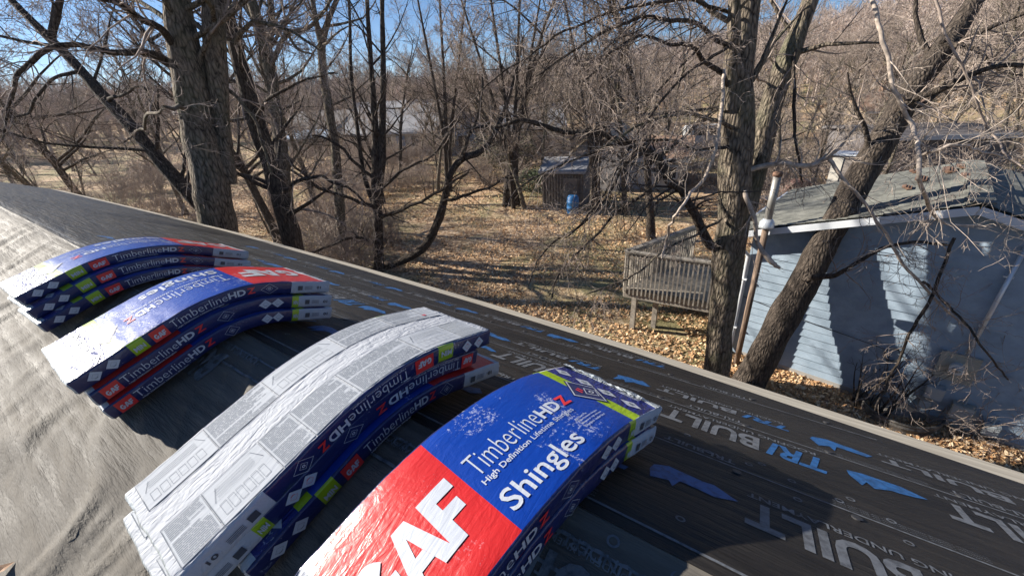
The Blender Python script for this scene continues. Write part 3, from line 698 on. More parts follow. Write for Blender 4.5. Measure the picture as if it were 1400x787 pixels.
def lump(name, c, r, m, lb, cat, seed=0, grp=None, nn=2):
    bm = bmesh.new(); bmesh.ops.create_icosphere(bm, subdivisions=nn + 1, radius=1)
    for q in bm.verts:
        d = 1 + .28 * noise.noise(q.co * 1.6 + Vector((seed, 0, 0))) + .1 * noise.noise(q.co * 5 + Vector((seed, 3, 0))); q.co = Vector((q.co.x * r[0] * d, q.co.y * r[1] * d, q.co.z * r[2] * d))
    me = bpy.data.meshes.new(name); bm.to_mesh(me); bm.free(); me.materials.append(m); o = bpy.data.objects.new(name, me); COL.objects.link(o); o.location = c; tag(o, lb, cat, grp); return o
pr = gnd(1222, 556); lump('landscape_stone', pr + Vector((0, 0, .05)), (.28, .42, .16), STONE, 'grey flat stone slab left of the window well', 'stone', 2)
pr = gnd(1390, 600); lump('landscape_stone', pr + Vector((0, 0, .02)), (.3, .4, .13), STONE, 'pale stone at the lower right below the small boxes', 'stone', 5)

# ------------------------------------------------------------------ deck of the blue house
DECK = mat('weathered grey deck wood', (.30, .26, .21), .85, .25)
LK(DECK, ramp(DECK, noisy(DECK, coords(DECK, (3, 3, 3)), 3, 6, .7), [(.3, (.15, .135, .115)), (.5, (.28, .25, .21)), (.75, (.46, .42, .35))]), bsdf(DECK).inputs['Base Color'])
DZ = -3.38; RTZ = -2.5
D1 = Vector((8.66, 2.84, 0)); D2 = Vector((8.80, .52, 0)); D3 = Vector((11.35, 1.85, 0)); D4 = Vector((11.3, .0, 0))
dk = empty('wooden_deck', (D1 + D4) / 2 + Vector((0, 0, GZ)), 'raised weathered wooden deck with slatted railing beside the blue house', 'deck')
nb_ = 17
for i in range(nb_):                    # boards run from the outer side to the house
    f0, f1 = (i + .04) / nb_, (i + .94) / nb_
    a, b1 = D1.lerp(D3, f0), D2.lerp(D4, f0); c, d = D1.lerp(D3, f1), D2.lerp(D4, f1)
    b = MB(); zt, zb = DZ, DZ - .035; b.add([a + UP * zt, b1 + UP * zt, d + UP * zt, c + UP * zt, a + UP * zb, b1 + UP * zb, d + UP * zb, c + UP * zb], [(0, 3, 2, 1), (4, 5, 6, 7), (0, 1, 5, 4), (2, 3, 7, 6), (1, 2, 6, 5), (0, 4, 7, 3)]); b.build('deck_board', DECK, dk)
def rail(a, c, n, post_ends=True):
    b = MB(); b.beam(a + UP * (RTZ + .02), c + UP * (RTZ + .02), .14, .035, UP); b.build('rail_cap', DECK, dk)
    b = MB(); b.beam(a + UP * (RTZ - .04), c + UP * (RTZ - .04), .04, .08, UP); b.build('top_rail', DECK, dk)
    b = MB(); b.beam(a + UP * (DZ - .13), c + UP * (DZ - .13), .045, .22, UP); b.build('rim_joist', DECK, dk)
    d = (c - a).normalized(); o = d.cross(UP) * .045
    if (a + o - (D1 + D4) / 2).length < (a - o - (D1 + D4) / 2).length: o = -o
    for i in range(n):
        p = a.lerp(c, (i + .5) / n) + o; b = MB(); dz = .012 * sin(i * 5.3)
        b.box((p.x, p.y, (RTZ + DZ - .16) / 2 + dz), (.016, .018, (RTZ - DZ + .16) / 2 - .03), (d, d.cross(UP), UP)); b.build('baluster', DECK, dk)
rail(D1, D2, 25); rail(D1, D3, 32)
for p in (gnd(864, 451), gnd(893, 448), gnd(938, 425), D3 * .98 + D1 * .02):
    b = MB(); b.box((p.x, p.y, (GZ + DZ) / 2 - .1), (.055, .055, (DZ - GZ) / 2)); b.build('deck_post', DECK, dk)

# ------------------------------------------------------------------ trees
def rvec(rg): return Vector((rg.gauss(0, 1), rg.gauss(0, 1), rg.gauss(0, 1)))
def limb(mb, rg, p, d, r, L, lv, mx, segs=5, up=.12, crook=.22, kids=5, sides=(7, 5, 4, 3, 3), ang=(.5, 1.0), rmin=.0028, fine=None):
    """one crooked limb with its own side limbs, down to twigs"""
    P = [Vector(p)]; R = [r]; d = Vector(d).normalized()
    for i in range(segs):
        d = (d + rvec(rg) * crook * .5 + UP * up * rg.uniform(.2, 1)).normalized()
        P.append(P[-1] + d * (L / segs)); R.append(max(rmin, r * (1 - .78 * (i + 1) / segs)))
    tgt = fine if (fine is not None and lv >= 2) else mb
    tgt.tube(P, R, sides[min(lv, len(sides) - 1)])
    if lv >= mx: return
    for k in range(kids):
        q = rg.uniform(.22, .98) * segs; i = min(int(q), segs - 1); f = q - i; pp = P[i].lerp(P[i + 1], f); dd = (P[i + 1] - P[i]).normalized()
        s = dd.cross(rvec(rg)).normalized(); a = rg.uniform(*ang); nd = dd * cos(a) + s * sin(a)
        rr = max(rmin, (R[i] * (1 - f) + R[i + 1] * f) * rg.uniform(.42, .68)); ll = L * rg.uniform(.34, .62) * (1.15 - .5 * q / segs)
        limb(mb, rg, pp, nd, rr, ll, lv + 1, mx, max(3, segs - 1), up, crook * 1.15, kids if lv < 1 else max(2, kids - 1), sides, ang, rmin, fine)
def smooth(P, R, k=3):
    out = []; ro = []
    n = len(P)
    for i in range(n - 1):
        p0, p1, p2, p3 = P[max(i - 1, 0)], P[i], P[i + 1], P[min(i + 2, n - 1)]
        for j in range(k):
            t = j / k; out.append(.5 * ((2 * p1) + (p2 - p0) * t + (2 * p0 - 5 * p1 + 4 * p2 - p3) * t * t + (3 * p1 - p0 - 3 * p2 + p3) * t ** 3)); ro.append(R[i] * (1 - t) + R[i + 1] * t)
    out.append(P[-1]); ro.append(R[-1] * .35); return out, ro
def pixline(pts):            # (px, py, depth, width in px) -> points and radii
    P = [at(a, b_, d) for a, b_, d, w_ in pts]
    R = []
    for (a, b_, d, w_), p in zip(pts, P):
        v_ = p - CAM; dist = v_.dot(FW); R.append(w_ / 2 * dist / FPX * (dist / v_.length) ** .8 * .93)
    return P, R
def sprout(mb, rg, P, R, n, Lr, lv, mx, kids, f0=.15, up=.1, crook=.3, rs=(.25, .45), fine=None, ang=(.6, 1.25), segs=5, rmin=.003):
    m = len(P) - 1
    for k in range(n):
        q = rg.uniform(f0, 1) * m; i = min(int(q), m - 1); pp = P[i].lerp(P[i + 1], q - i); dd = (P[i + 1] - P[i]).normalized()
        s = dd.cross(rvec(rg)).normalized(); a = rg.uniform(*ang)
        limb(mb, rg, pp, dd * cos(a) + s * sin(a), max(rmin, min(R[i] * rg.uniform(*rs), .05)), rg.uniform(*Lr), lv, mx, segs, up, crook, kids, fine=fine, rmin=rmin)
def bigtree(name, label, stems, limbs, seed, bk=BARK, tw=TWIG, n_sp=10, Lr=(1.2, 2.6), mx=3, kids=4, lsp=7, group=None, llr=(.5, 1.3), f0=.35, knots=True):
    rg = random.Random(seed)
    P0, R0 = pixline(stems[0]); base = P0[0]
    g0 = Vector((base.x, base.y, GZ)); root = empty(name, g0, label, 'tree', group)
    for i, st in enumerate(stems):
        P, R = pixline(st)
        if i == 0 or st[0][1] > 300 and P[0].z > GZ + .2:
            d = (P[0] - P[1]).normalized(); k = (P[0].z - GZ + .15) / max(.2, -d.z) if d.z < -.2 else 0
            foot = P[0] + d * k if k > 0 else Vector((P[0].x, P[0].y, GZ - .1)); P = [foot, P[0] + d * max(0, k - .35)] + P if k > .8 else [foot] + P; R = ([R[0] * 1.45, R[0] * 1.08] if k > .8 else [R[0] * 1.3]) + R
        P, R = smooth(P, R, 7)
        b = MB()
        n = 16; b.tube(P, R, n)
        for vi in range(len(b.v)):
            q = Vector(b.v[vi]); ci = vi // n; o = (q - P[ci]); rr = R[ci]
            h = noise.noise(q * 2.2) * .14 + noise.noise(Vector((q.x * 9, q.y * 9, q.z * 1.6))) * .09
            b.v[vi] = tuple(P[ci] + o * (1 + h))
        b.build('trunk', bk, root, True)
        fine = MB(); lim = MB()
        sprout(lim, rg, P, R, n_sp, Lr, 1, mx, kids, f0=f0, fine=fine)
        if lim.v: lim.build('branch', bk, root, True)
        if fine.v: fine.build('twigs', tw, root, True)
    for lb in limbs:
        pts, ns, lr = lb[:3]; mt = lb[3] if len(lb) > 3 else bk
        P, R = pixline(pts); P, R = smooth(P, R, 6); P = [P[0]] + [p + Vector((noise.noise(p * 2.1), noise.noise(p * 2.1 + Vector((9, 0, 0))), noise.noise(p * 2.1 + Vector((0, 9, 0))))) * (.09 if R[0] > .03 else .045) + rvec(rg) * .004 for p in P[1:]]; b = MB(); b.tube(P, R, 8); b.build('branch', mt, root, True)
        fine = MB(); pale = len(lb) > 5 and lb[5] is TWIGP; sprout(fine, rg, P, R, int(ns * (.9 if pale else 1.5)), (lr[0] * 1.2, lr[1] * (1.35 if pale else 1.15)), 2, 4, 3 if pale else 4, f0=.12, up=lb[4] if len(lb) > 4 else .0, crook=.38, segs=6, rmin=.0022); fine.build('twigs', lb[5] if len(lb) > 5 else tw, root, True)
    return root
# trunks standing just past the eave
bigtree('maple_tree', 'thick twin trunked grey maple just past the left part of the eave', [
    [(296, 300, 7.6, 58), (288, 250, 7.6, 54), (272, 170, 7.7, 56), (257, 90, 7.8, 56), (243, 20, 7.9, 50), (236, -60, 8.0, 46), (225, -160, 8.1, 40)],
    [(312, 250, 7.75, 24), (306, 190, 7.8, 26), (298, 110, 7.9, 32), (293, 40, 7.95, 40), (297, -40, 8.1, 38), (305, -140, 8.3, 30)]],
    [([(238, 62, 7.7, 16), (205, 30, 7.2, 13), (165, 8, 6.8, 12), (120, -12, 6.4, 11), (60, -40, 6.0, 8)], 14, (.5, 1.2), BARKD),
     ([(232, 88, 7.8, 17), (205, 74, 7.5, 14), (150, 66, 7.2, 11), (85, 66, 7.0, 11), (45, 78, 6.8, 11), (28, 105, 6.8, 9), (12, 140, 6.7, 6), (2, 190, 6.7, 4)], 22, (.4, 1.1), BARKD),
     ([(250, 148, 7.7, 8), (225, 152, 4.0, 6), (190, 175, 7.0, 5), (170, 200, 6.9, 3)], 10, (.3, .8)),
     ([(320, 60, 8, 10), (350, 30, 7.8, 7), (400, 45, 7.6, 5), (440, 75, 7.5, 3)], 14, (.4, 1.0)),
     ([(300, 120, 8, 8), (330, 140, 8.0, 6), (360, 190, 8.0, 5), (372, 240, 8, 3)], 10, (.4, .9))], 11, BARK, TWIG, 8, (1.5, 3.0), f0=.55)
bigtree('leaning_tree', 'dark trunk leaning left across the lawn behind the thick twin maple', [
    [(290, 300, 9.2, 24), (262, 268, 9.2, 24), (225, 228, 9.3, 23), (185, 180, 9.4, 22), (140, 130, 9.6, 20), (100, 85, 9.8, 18), (55, 40, 10, 17), (20, 5, 10.2, 14), (-30, -50, 10.5, 12)],
    [(70, 52, 9.9, 15), (76, 25, 10, 15), (84, -10, 10.1, 12), (90, -60, 10.3, 8)]],
    [([(150, 138, 9.5, 7), (190, 120, 9.0, 5), (215, 150, 8.9, 4)], 8, (.4, 1.1)), ([(110, 96, 9.7, 8), (70, 110, 9.3, 6), (40, 150, 9.2, 5), (15, 160, 9, 3)], 12, (.4, 1.1))], 12, BARKD, TWIGD, 8, (1.2, 2.6), f0=.3)
bigtree('elm_tree', 'dark slightly leaning trunk right of the thick twin maple', [
    [(402, 340, 8.6, 30), (392, 300, 8.6, 29), (372, 235, 8.7, 28), (350, 165, 8.8, 27), (330, 95, 8.9, 26), (316, 40, 9, 25), (305, -10, 9.1, 24), (295, -80, 9.2, 20)]],
    [([(350, 165, 8.7, 8), (370, 130, 8.4, 6), (410, 110, 8.2, 4), (460, 100, 8, 3)], 12, (.4, 1.2)), ([(385, 260, 8.6, 7), (430, 240, 8.2, 5), (470, 255, 8.0, 4), (500, 280, 7.9, 3)], 12, (.4, 1.0))], 13, BARKD, TWIG, 10, (1.2, 2.6), f0=.3)
bigtree('ash_tree', 'paler straight trunk forking in the sky behind the dark leaning elm', [
    [(392, 290, 12.6, 22), (388, 240, 12.6, 21), (381, 180, 12.7, 20), (372, 120, 12.8, 22), (362, 60, 12.9, 22), (345, 5, 13, 17), (330, -50, 13.2, 12)],
    [(365, 70, 12.9, 14), (371, 30, 13, 12), (368, -20, 13, 10)]],
    [([(372, 90, 12.8, 9), (390, 50, 12.6, 8), (430, 30, 12.4, 6), (470, -20, 12.2, 4)], 14, (.6, 1.6)), ([(384, 30, 12.8, 6), (400, 60, 12.6, 5), (430, 75, 12.5, 3)], 8, (.5, 1.2))], 14, BARK, TWIG, 12, (1.4, 3.0), f0=.3)
bigtree('birch_tree', 'slim pale forked trunk against the sky left of the row of upright saplings', [
    [(462, 250, 15, 15), (458, 200, 15, 14), (450, 150, 15, 14), (442, 100, 15, 14), (440, 60, 15, 14), (452, 20, 15, 9), (470, -20, 15, 7)],
    [(440, 64, 15, 11), (432, 30, 15, 10), (426, -10, 15.1, 8), (420, -50, 15, 6)]],
    [], 15, BARK, TWIG, 12, (1.4, 3.2), f0=.25)
p_ = gnd(517, 372); d_ = (p_ - CAM).dot(HD)
bigtree('cherry_tree', 'dark multi stemmed tree standing in front of the lawn centre left', [
    [(518, 370, d_, 15), (517, 320, d_, 15), (515, 270, d_, 15), (514, 220, d_, 14), (512, 160, d_, 11), (508, 100, d_, 9), (504, 40, d_, 8), (500, -30, d_, 6)],
    [(516, 275, d_, 13), (522, 220, d_, 12), (523, 160, d_ - .1, 10), (524, 100, d_ - .2, 9), (523, 40, d_ - .2, 8), (522, -30, d_ - .2, 7)],
    [(515, 290, d_, 8), (498, 240, d_ + .2, 7), (488, 170, d_ + .3, 6), (480, 100, d_ + .4, 6), (478, 20, d_ + .4, 5), (472, -40, d_ + .5, 4)]],
    [([(515, 282, d_, 7), (480, 272, d_ - .6, 5), (440, 258, d_ - 1, 5), (410, 235, d_ - 1.3, 4), (395, 215, d_ - 1.5, 3)], 16, (.5, 1.3)),
     ([(518, 300, d_, 6), (555, 285, d_ - .5, 5), (600, 262, d_ - .9, 4), (640, 235, d_ - 1.1, 3)], 14, (.5, 1.3)),
     ([(514, 265, d_, 5), (545, 238, d_, 4), (585, 215, d_ - .2, 3), (620, 180, d_ - .3, 2.5)], 12, (.4, 1.2)),
     ([(515, 250, d_, 6), (480, 215, d_ - .2, 5), (450, 190, d_ - .4, 4), (425, 185, d_ - .5, 3)], 12, (.5, 1.2)),
     ([(517, 330, d_, 5), (480, 325, d_ - .6, 4), (440, 340, d_ - 1.0, 3), (415, 350, d_ - 1.2, 2)], 12, (.4, 1.0))], 16, BARKD, TWIGD, 9, (1.0, 2.4), f0=.3, lsp=9)
bigtree('crooked_tree', 'crooked dark stem curving up from the foot of the multi stemmed tree', [
    [(535, 362, d_ + .2, 10), (560, 352, d_ + .1, 12), (582, 335, d_, 13), (598, 305, d_ - .1, 12), (607, 275, d_ - .2, 11), (615, 240, d_ - .3, 10), (632, 217, d_ - .3, 11), (655, 208, d_ - .2, 10), (675, 185, d_, 8), (690, 150, d_, 6), (705, 100, d_, 5), (715, 50, d_, 4)]],
    [([(630, 218, d_ - .3, 6), (640, 190, d_ - .3, 5), (655, 150, d_ - .2, 4), (660, 100, d_, 3)], 12, (.5, 1.4)), ([(607, 275, d_ - .3, 5), (650, 262, d_ - .6, 4), (700, 240, d_ - .9, 3)], 10, (.4, 1.2))], 17, BARKD, TWIGD, 8, (.8, 2.0), f0=.4)
for nm_, lb_, bx, by, tops, sd_ in (('elm_sapling', 'clump of slim dark upright stems left of the wooden shed', 702, 286, ((640, 30), (668, -20), (712, -30), (735, 20)), 61), ('elm_sapling', 'slim dark stems spreading upward between the shed and the grey garage', 812, 292, ((770, -10), (800, 40), (838, -30), (872, 20)), 62),
                               ('elm_sapling', 'thin upright stems in front of the dark gabled house', 612, 268, ((575, 20), (600, -20), (632, 40)), 63)):
    q_ = gnd(bx, by); dq = (q_ - CAM).dot(HD); st_ = []
    for ti, (tx_, ty_) in enumerate(tops): st_.append([(bx + ti * 2, by - (0 if ti == 0 else 6), dq, 7), (bx + (tx_ - bx) * .12, by * .72 + ty_ * .28, dq, 6), (bx + (tx_ - bx) * .45, by * .42 + ty_ * .58, dq + .2, 5), (tx_, ty_, dq + .3, 3.5), (tx_ + (tx_ - bx) * .3, ty_ - 60, dq + .4, 2.5)])
    bigtree(nm_, lb_, st_, [], sd_, BARKD, TWIGD, 15, (1.2, 3.0), f0=.22)
# right hand pair right behind the eave
bigtree('silver_maple', 'big furrowed twin trunk with sunlit bark before the blue house corner', [
    [(980, 505, 6.1, 40), (984, 450, 6.1, 38), (990, 400, 6.1, 42), (998, 340, 6.1, 50), (1004, 280, 6.15, 52), (1006, 220, 6.2, 52), (1008, 150, 6.25, 50), (1012, 80, 6.3, 46), (1020, 20, 6.4, 42), (1030, -50, 6.5, 38), (1040, -140, 6.6, 30)],
    [(1014, 300, 6.3, 34), (1030, 245, 6.4, 36), (1046, 180, 6.5, 36), (1062, 120, 6.6, 36), (1085, 60, 6.7, 34), (1106, 5, 6.8, 30), (1135, -60, 6.9, 26)],
    [(995, 150, 6.2, 26), (1000, 90, 6.2, 26), (1004, 30, 6.1, 24), (1003, -40, 6.1, 20)]],
    [([(976, 338, 6.1, 15), (957, 305, 6.0, 14), (935, 268, 5.9, 13), (905, 232, 5.8, 13), (870, 203, 5.8, 12), (830, 188, 5.8, 9), (785, 178, 5.8, 8), (735, 170, 5.8, 7), (690, 171, 5.8, 6), (640, 178, 5.9, 4)], 36, (.35, 1.0), BARKD, -.03, TWIGD),
     ([(990, 68, 6.2, 9), (955, 38, 5.8, 8), (915, 26, 5.5, 7), (870, 28, 5.3, 6), (825, 45, 5.2, 5), (780, 75, 5.2, 4), (740, 110, 5.2, 3)], 34, (.3, .9), BARKD, -.05, TWIGD),
     ([(1000, 120, 6.2, 10), (960, 78, 5.9, 8), (930, 60, 5.7, 6), (880, 55, 5.4, 5), (830, 75, 5.3, 4), (790, 110, 5.2, 3)], 30, (.3, .8), BARKD, -.05, TWIG),
     ([(1000, 20, 6.3, 7), (950, 0, 5.9, 6), (880, 8, 5.6, 5), (800, 30, 5.4, 4), (720, 75, 5.3, 3), (650, 130, 5.3, 2)], 34, (.3, .9), BARKD, -.04, TWIG),
     ([(996, 200, 6.1, 6), (950, 205, 5.8, 5), (900, 190, 5.6, 4), (840, 200, 5.5, 3.5), (770, 225, 5.4, 3), (700, 260, 5.4, 2)], 30, (.3, .9), BARKD, -.05, TWIG),
     ([(985, 300, 6.0, 5), (950, 320, 5.6, 4), (905, 345, 5.4, 3.5), (860, 380, 5.2, 3), (800, 400, 5.1, 2)], 18, (.2, .7), BARK, -.04, TWIG),
     ([(1000, 60, 6.1, 6), (940, 100, 5.5, 5), (890, 160, 5.2, 4), (850, 220, 5.0, 3.5), (800, 300, 4.9, 3), (770, 330, 4.9, 2)], 30, (.3, .9), BARKD, -.06, TWIG),
     ([(1002, 175, 6.1, 7), (965, 160, 5.7, 6), (920, 158, 5.4, 5), (870, 175, 5.2, 4), (820, 205, 5.0, 3)], 26, (.3, .8), BARK, -.08, TWIGP),
     ([(990, 95, 6, 6), (985, 150, 5.4, 5.5), (975, 210, 5.1, 5), (955, 255, 5.0, 5), (930, 285, 4.0, 4), (912, 320, 4.8, 4), (902, 352, 4.8, 4)], 10, (.2, .6), TWIGP, -.1, TWIGP),
     ([(905, 232, 5.8, 7), (880, 262, 5.5, 5), (845, 290, 5.3, 4.5), (815, 320, 5.1, 4), (785, 350, 5.0, 3), (750, 410, 4.0, 2.5)], 22, (.3, .8), BARKD, -.08, TWIGD),
     ([(870, 203, 5.8, 6), (845, 235, 5.5, 5), (825, 275, 5.3, 4), (790, 310, 5.1, 3), (745, 340, 5, 2.5), (720, 395, 4.0, 2)], 20, (.3, .8), BARKD, -.08, TWIGD),
     ([(1005, 245, 6.1, 12), (1030, 225, 6.0, 9), (1060, 222, 5.9, 8), (1095, 228, 5.8, 8), (1125, 215, 5.8, 9), (1150, 200, 5.7, 5), (1180, 165, 5.6, 4)], 18, (.3, .8), TWIGP, .02, TWIGP),
     ([(1128, 212, 5.8, 7), (1155, 250, 5.6, 6), (1185, 278, 5.5, 5.5), (1205, 310, 5.4, 5), (1225, 345, 5.3, 6), (1262, 390, 5.2, 5), (1300, 430, 5.1, 4), (1330, 455, 5, 3)], 20, (.25, .8), TWIGP, -.1, TWIGP),
     ([(1015, 245, 6.0, 8), (1026, 290, 5.8, 7), (1038, 330, 5.7, 6), (1050, 360, 5.6, 9), (1062, 368, 5.6, 4)], 8, (.2, .6), TWIGP, -.1, TWIGP),
     ([(1090, 50, 6.7, 7), (1085, 110, 6.3, 6), (1088, 160, 6.1, 6), (1092, 205, 6.0, 4), (1098, 250, 6, 3)], 12, (.3, .8), BARKD, -.05)], 21, BARK, TWIG, 5, (1.0, 2.0), f0=.6)
bigtree('leaning_maple', 'thick dark trunk leaning right across the blue house wall', [
    [(1030, 512, 6.3, 46), (1052, 470, 6.3, 46), (1085, 410, 6.4, 46), (1115, 355, 6.5, 44), (1145, 300, 6.6, 44), (1178, 238, 6.8, 46), (1210, 185, 6.9, 46), (1240, 135, 7.1, 46), (1272, 90, 7.2, 42), (1305, 45, 7.4, 38), (1330, 5, 7.5, 34), (1365, -50, 7.7, 30)]],
    [([(1232, 150, 6.9, 20), (1262, 128, 6.6, 16), (1300, 112, 6.3, 12), (1345, 100, 6.1, 10), (1400, 92, 6.0, 8)], 22, (.3, 1.0), BARKD),
     ([(1290, 55, 7.2, 14), (1330, 70, 6.9, 9), (1370, 95, 6.6, 6), (1410, 110, 6.4, 5)], 14, (.4, 1.0), BARKD),
     ([(1100, 385, 6.2, 13), (1135, 375, 5.8, 9), (1165, 362, 5.6, 7), (1205, 342, 5.4, 7), (1250, 330, 5.2, 6), (1300, 335, 5.0, 5)], 12, (.25, .7), BARKD, -.05, TWIG),
     ([(1190, -20, 5.6, 8), (1205, 60, 5.3, 8), (1225, 120, 5.1, 8), (1250, 175, 5.0, 8), (1258, 235, 4.0, 8), (1270, 285, 4.8, 7), (1300, 305, 4.8, 5), (1360, 310, 4.8, 4)], 24, (.25, .8), TWIGP, -.1, TWIGP),
     ([(1255, 215, 4.95, 6), (1300, 200, 4.0, 6), (1350, 210, 4.8, 5), (1405, 235, 4.7, 4)], 22, (.3, .9), TWIGP, -.08, TWIGP),
     ([(1270, -20, 5.4, 6), (1300, 60, 5.2, 5), (1330, 130, 5.1, 5), (1360, 190, 5.0, 4), (1405, 240, 4.0, 3)], 24, (.3, .9), TWIG, -.08, TWIGP),
     ([(1305, 325, 5.1, 6), (1262, 430, 5.0, 6), (1240, 470, 5.0, 5), (1215, 520, 4.95, 4), (1195, 560, 4.0, 4)], 14, (.25, .7), BARKD, -.1, TWIG),
     ([(1262, 385, 5.1, 5), (1300, 420, 5.0, 5), (1340, 470, 4.0, 4), (1380, 520, 4.85, 3), (1405, 560, 4.8, 3)], 18, (.25, .7), BARKD, -.1, TWIG)], 22, BARKD, TWIG, 6, (1.0, 2.2), f0=.45)

# ---- middle distance: trees with visible feet, each its own crown
PROTO = []
def proto_tree(seed, h, r, lean=0, tw=TWIG, bk=BARK, mx=3, kids=6, nl=17, sp=1.0):
    rg = random.Random(seed); tr = MB(); br = MB(); fi = MB()
    P = [Vector((0, 0, -.2))]; R = [r * 1.35]; d = Vector((lean, 0, 1)).normalized(); n = 9
    for i in range(n):
        d = (d + rvec(rg) * .07 + Vector((0, 0, .06))).normalized(); P.append(P[-1] + d * h / n); R.append(r * (1 - .86 * ((i + 1) / n) ** 1.2))
    tr.tube(P, R, 8)
    for k in range(nl):
        q = rg.uniform(.28, .98) * n; i = min(int(q), n - 1); pp = P[i].lerp(P[i + 1], q - i); a = rg.uniform(0, 2 * pi); e = rg.uniform(.3, 1.1)
        limb(br, rg, pp, Vector((cos(a) * cos(e), sin(a) * cos(e), sin(e))), R[i] * rg.uniform(.4, .65), h * rg.uniform(.22, .42) * sp, 0, mx, 5, .14, .3, kids, fine=fi, rmin=.0075)
    return [(n_, b_.build(n_, m_, None, True).data) for n_, b_, m_ in (('trunk', tr, bk), ('branch', br, bk), ('twigs', fi, tw))]
PR = [proto_tree(31, 11, .17), proto_tree(32, 9, .13, .1), proto_tree(33, 12.5, .20, 0, TWIG, BARKD), proto_tree(34, 8, .09, .15, TWIGP, BARK, 3, 5, 16),
      proto_tree(35, 10, .14, -.1, TWIG, BARK, 3, 6, 15), proto_tree(36, 7, .07, .05, TWIG, BARK, 3, 5, 16, .8)]
for o in [o for o in COL.objects if o.type == 'MESH' and o.parent is None and o.name.split('.')[0] in ('trunk', 'branch', 'twigs')]: bpy.data.objects.remove(o)
def put_tree(pi_, x, y, s, rz, label, group, name='bare_tree', tilt=0, z=None):
    z = hillz(x, y) if z is None else z
    e = empty(name, (x, y, z), label, 'tree', group); e.rotation_euler = (tilt, 0, rz); e.scale = (s, s, s)
    for n_, me in PR[pi_]:
        o = bpy.data.objects.new(n_, me); COL.objects.link(o); o.parent = e
    return e
rg = random.Random(77)
placed = [(8.6, 11.7), (8.8, .4)]
GMID = 'bare trees standing across the lawn'
named = [((890, 326), 2, .78, 'straight grey trunk on the lawn left of the deck'), ((853, 292), 0, .8, 'slimmer trunk just behind and left of the straight one near the deck'),
         ((692, 282), 2, .9, 'dark trunk at the back edge of the lawn near the shed'), ((718, 287), 4, .85, 'second dark trunk left of the wooden shed'),
         ((212, 250), 2, .8, 'dark upright trunk behind the leaning one at the left'), ((100, 235), 4, .9, 'bare tree at the far left edge of the lawn'),
         ((40, 228), 0, .95, 'bare tree at the extreme left beside the roof end'), ((150, 225), 1, .9, 'slender bare tree in the left thicket'),
         ((600, 250), 3, .9, 'pale slender sapling in front of the long grey roofed house'), ((770, 255), 3, .85, 'pale sapling in front of the wooden shed'),
         ((440, 240), 5, 1.0, 'young bare tree right of the dark elm'), ((330, 225), 1, 1.0, 'bare tree behind the thick twin maple')]
for (px, py), pi_, s, lb in named:
    p = gnd(px, py); placed.append((p.x, p.y)); put_tree(pi_, p.x, p.y, s, rg.uniform(0, 6), lb, GMID)
def free(x, y, r):
    for a, b_ in placed:
        if hypot(a - x, b_ - y) < r: return False
    q = Vector((x, y, 0)) - A0; u, n_ = q.dot(WD), q.dot(ND)
    if -2 < u < 7.5 and -1 < n_ < 8.5: return False
    return True
OBST = [gnd(px, py) for px, py in ((540, 215), (600, 205), (815, 262), (765, 285), (425, 215), (230, 190), (870, 240))]
def clear_lawn(x, y):          # the open lawn stays open
    px = None; v = Vector((x, y, GZ)) - CAM; z_ = v.dot(FW)
    if z_ <= 0: return True
    px = 700 + FPX * v.dot(XAX) / z_; py = 393.5 - FPX * v.dot(YAX) / z_
    return not (540 < px < 1000 and py > 262) and not (760 < px < 900 and py > 235)
n_t = 0; tries = 0
LM = [(45, 'the extreme left edge'), (110, 'the far left house'), (170, 'the fallen logs'), (235, 'the white gabled house'), (300, 'the thick twin maple'), (345, 'the far grey house'), (395, 'the dark leaning elm'),
      (445, 'the dark lean-to'), (490, 'the slim forked birch'), (545, 'the long grey roof'), (600, 'the dark gable edge'), (655, 'the dark gabled house'), (705, 'the back of the lawn'), (760, 'the wooden shed'),
      (800, 'the blue barrel'), (850, 'the grey garage'), (905, 'the cream outbuilding'), (960, 'the deck corner'), (1015, 'the silver maple trunks'), (1070, 'the patio platform'), (1130, 'the flue pipe'), (1195, 'the chimney chase'), (1260, 'the upper leaning maple'), (1330, 'the green roof ridge'), (9999, 'the extreme right edge')]
ORD = ['nearest', 'second', 'third', 'fourth', 'fifth', 'sixth', 'seventh', 'eighth', 'ninth', 'tenth', 'eleventh', 'twelfth', 'thirteenth', 'fourteenth']
def relabel(objs):
    d = {}
    for o, what in objs:
        v = Vector(o.location) - CAM; px = 700 + FPX * v.dot(XAX) / v.dot(FW)
        lm = next(n_ for x_, n_ in LM if px < x_); d.setdefault((what, lm), []).append((v.length, o))
    for (what, lm), l in d.items():
        l.sort(key=lambda q: q[0])
        for i, (q, o) in enumerate(l):
            o['label'] = ('%s in line with %s' % (what, lm) if len(l) == 1 else '%s %s in line with %s' % (ORD[min(i, 13)] if i == 0 else ORD[min(i, 13)] + ' nearest', what, lm))
WOODS, BUSHES = [], []
KS = ['tall grey bare tree', 'medium leaning bare tree', 'tall dark bare tree', 'pale slender bare tree', 'dark leaning bare tree', 'small bushy bare tree']
GTH = 'bare trees of the woodland behind the lawn'
kinds = {0: 'tall grey barked bare tree in the woodland behind the lawn', 1: 'medium bare tree with a slight lean in the woodland', 2: 'tall dark bare tree in the woodland behind the houses',
         3: 'pale barked slender bare tree in the woodland', 4: 'dark barked bare tree leaning slightly in the woodland', 5: 'small bushy bare tree in the woodland undergrowth'}
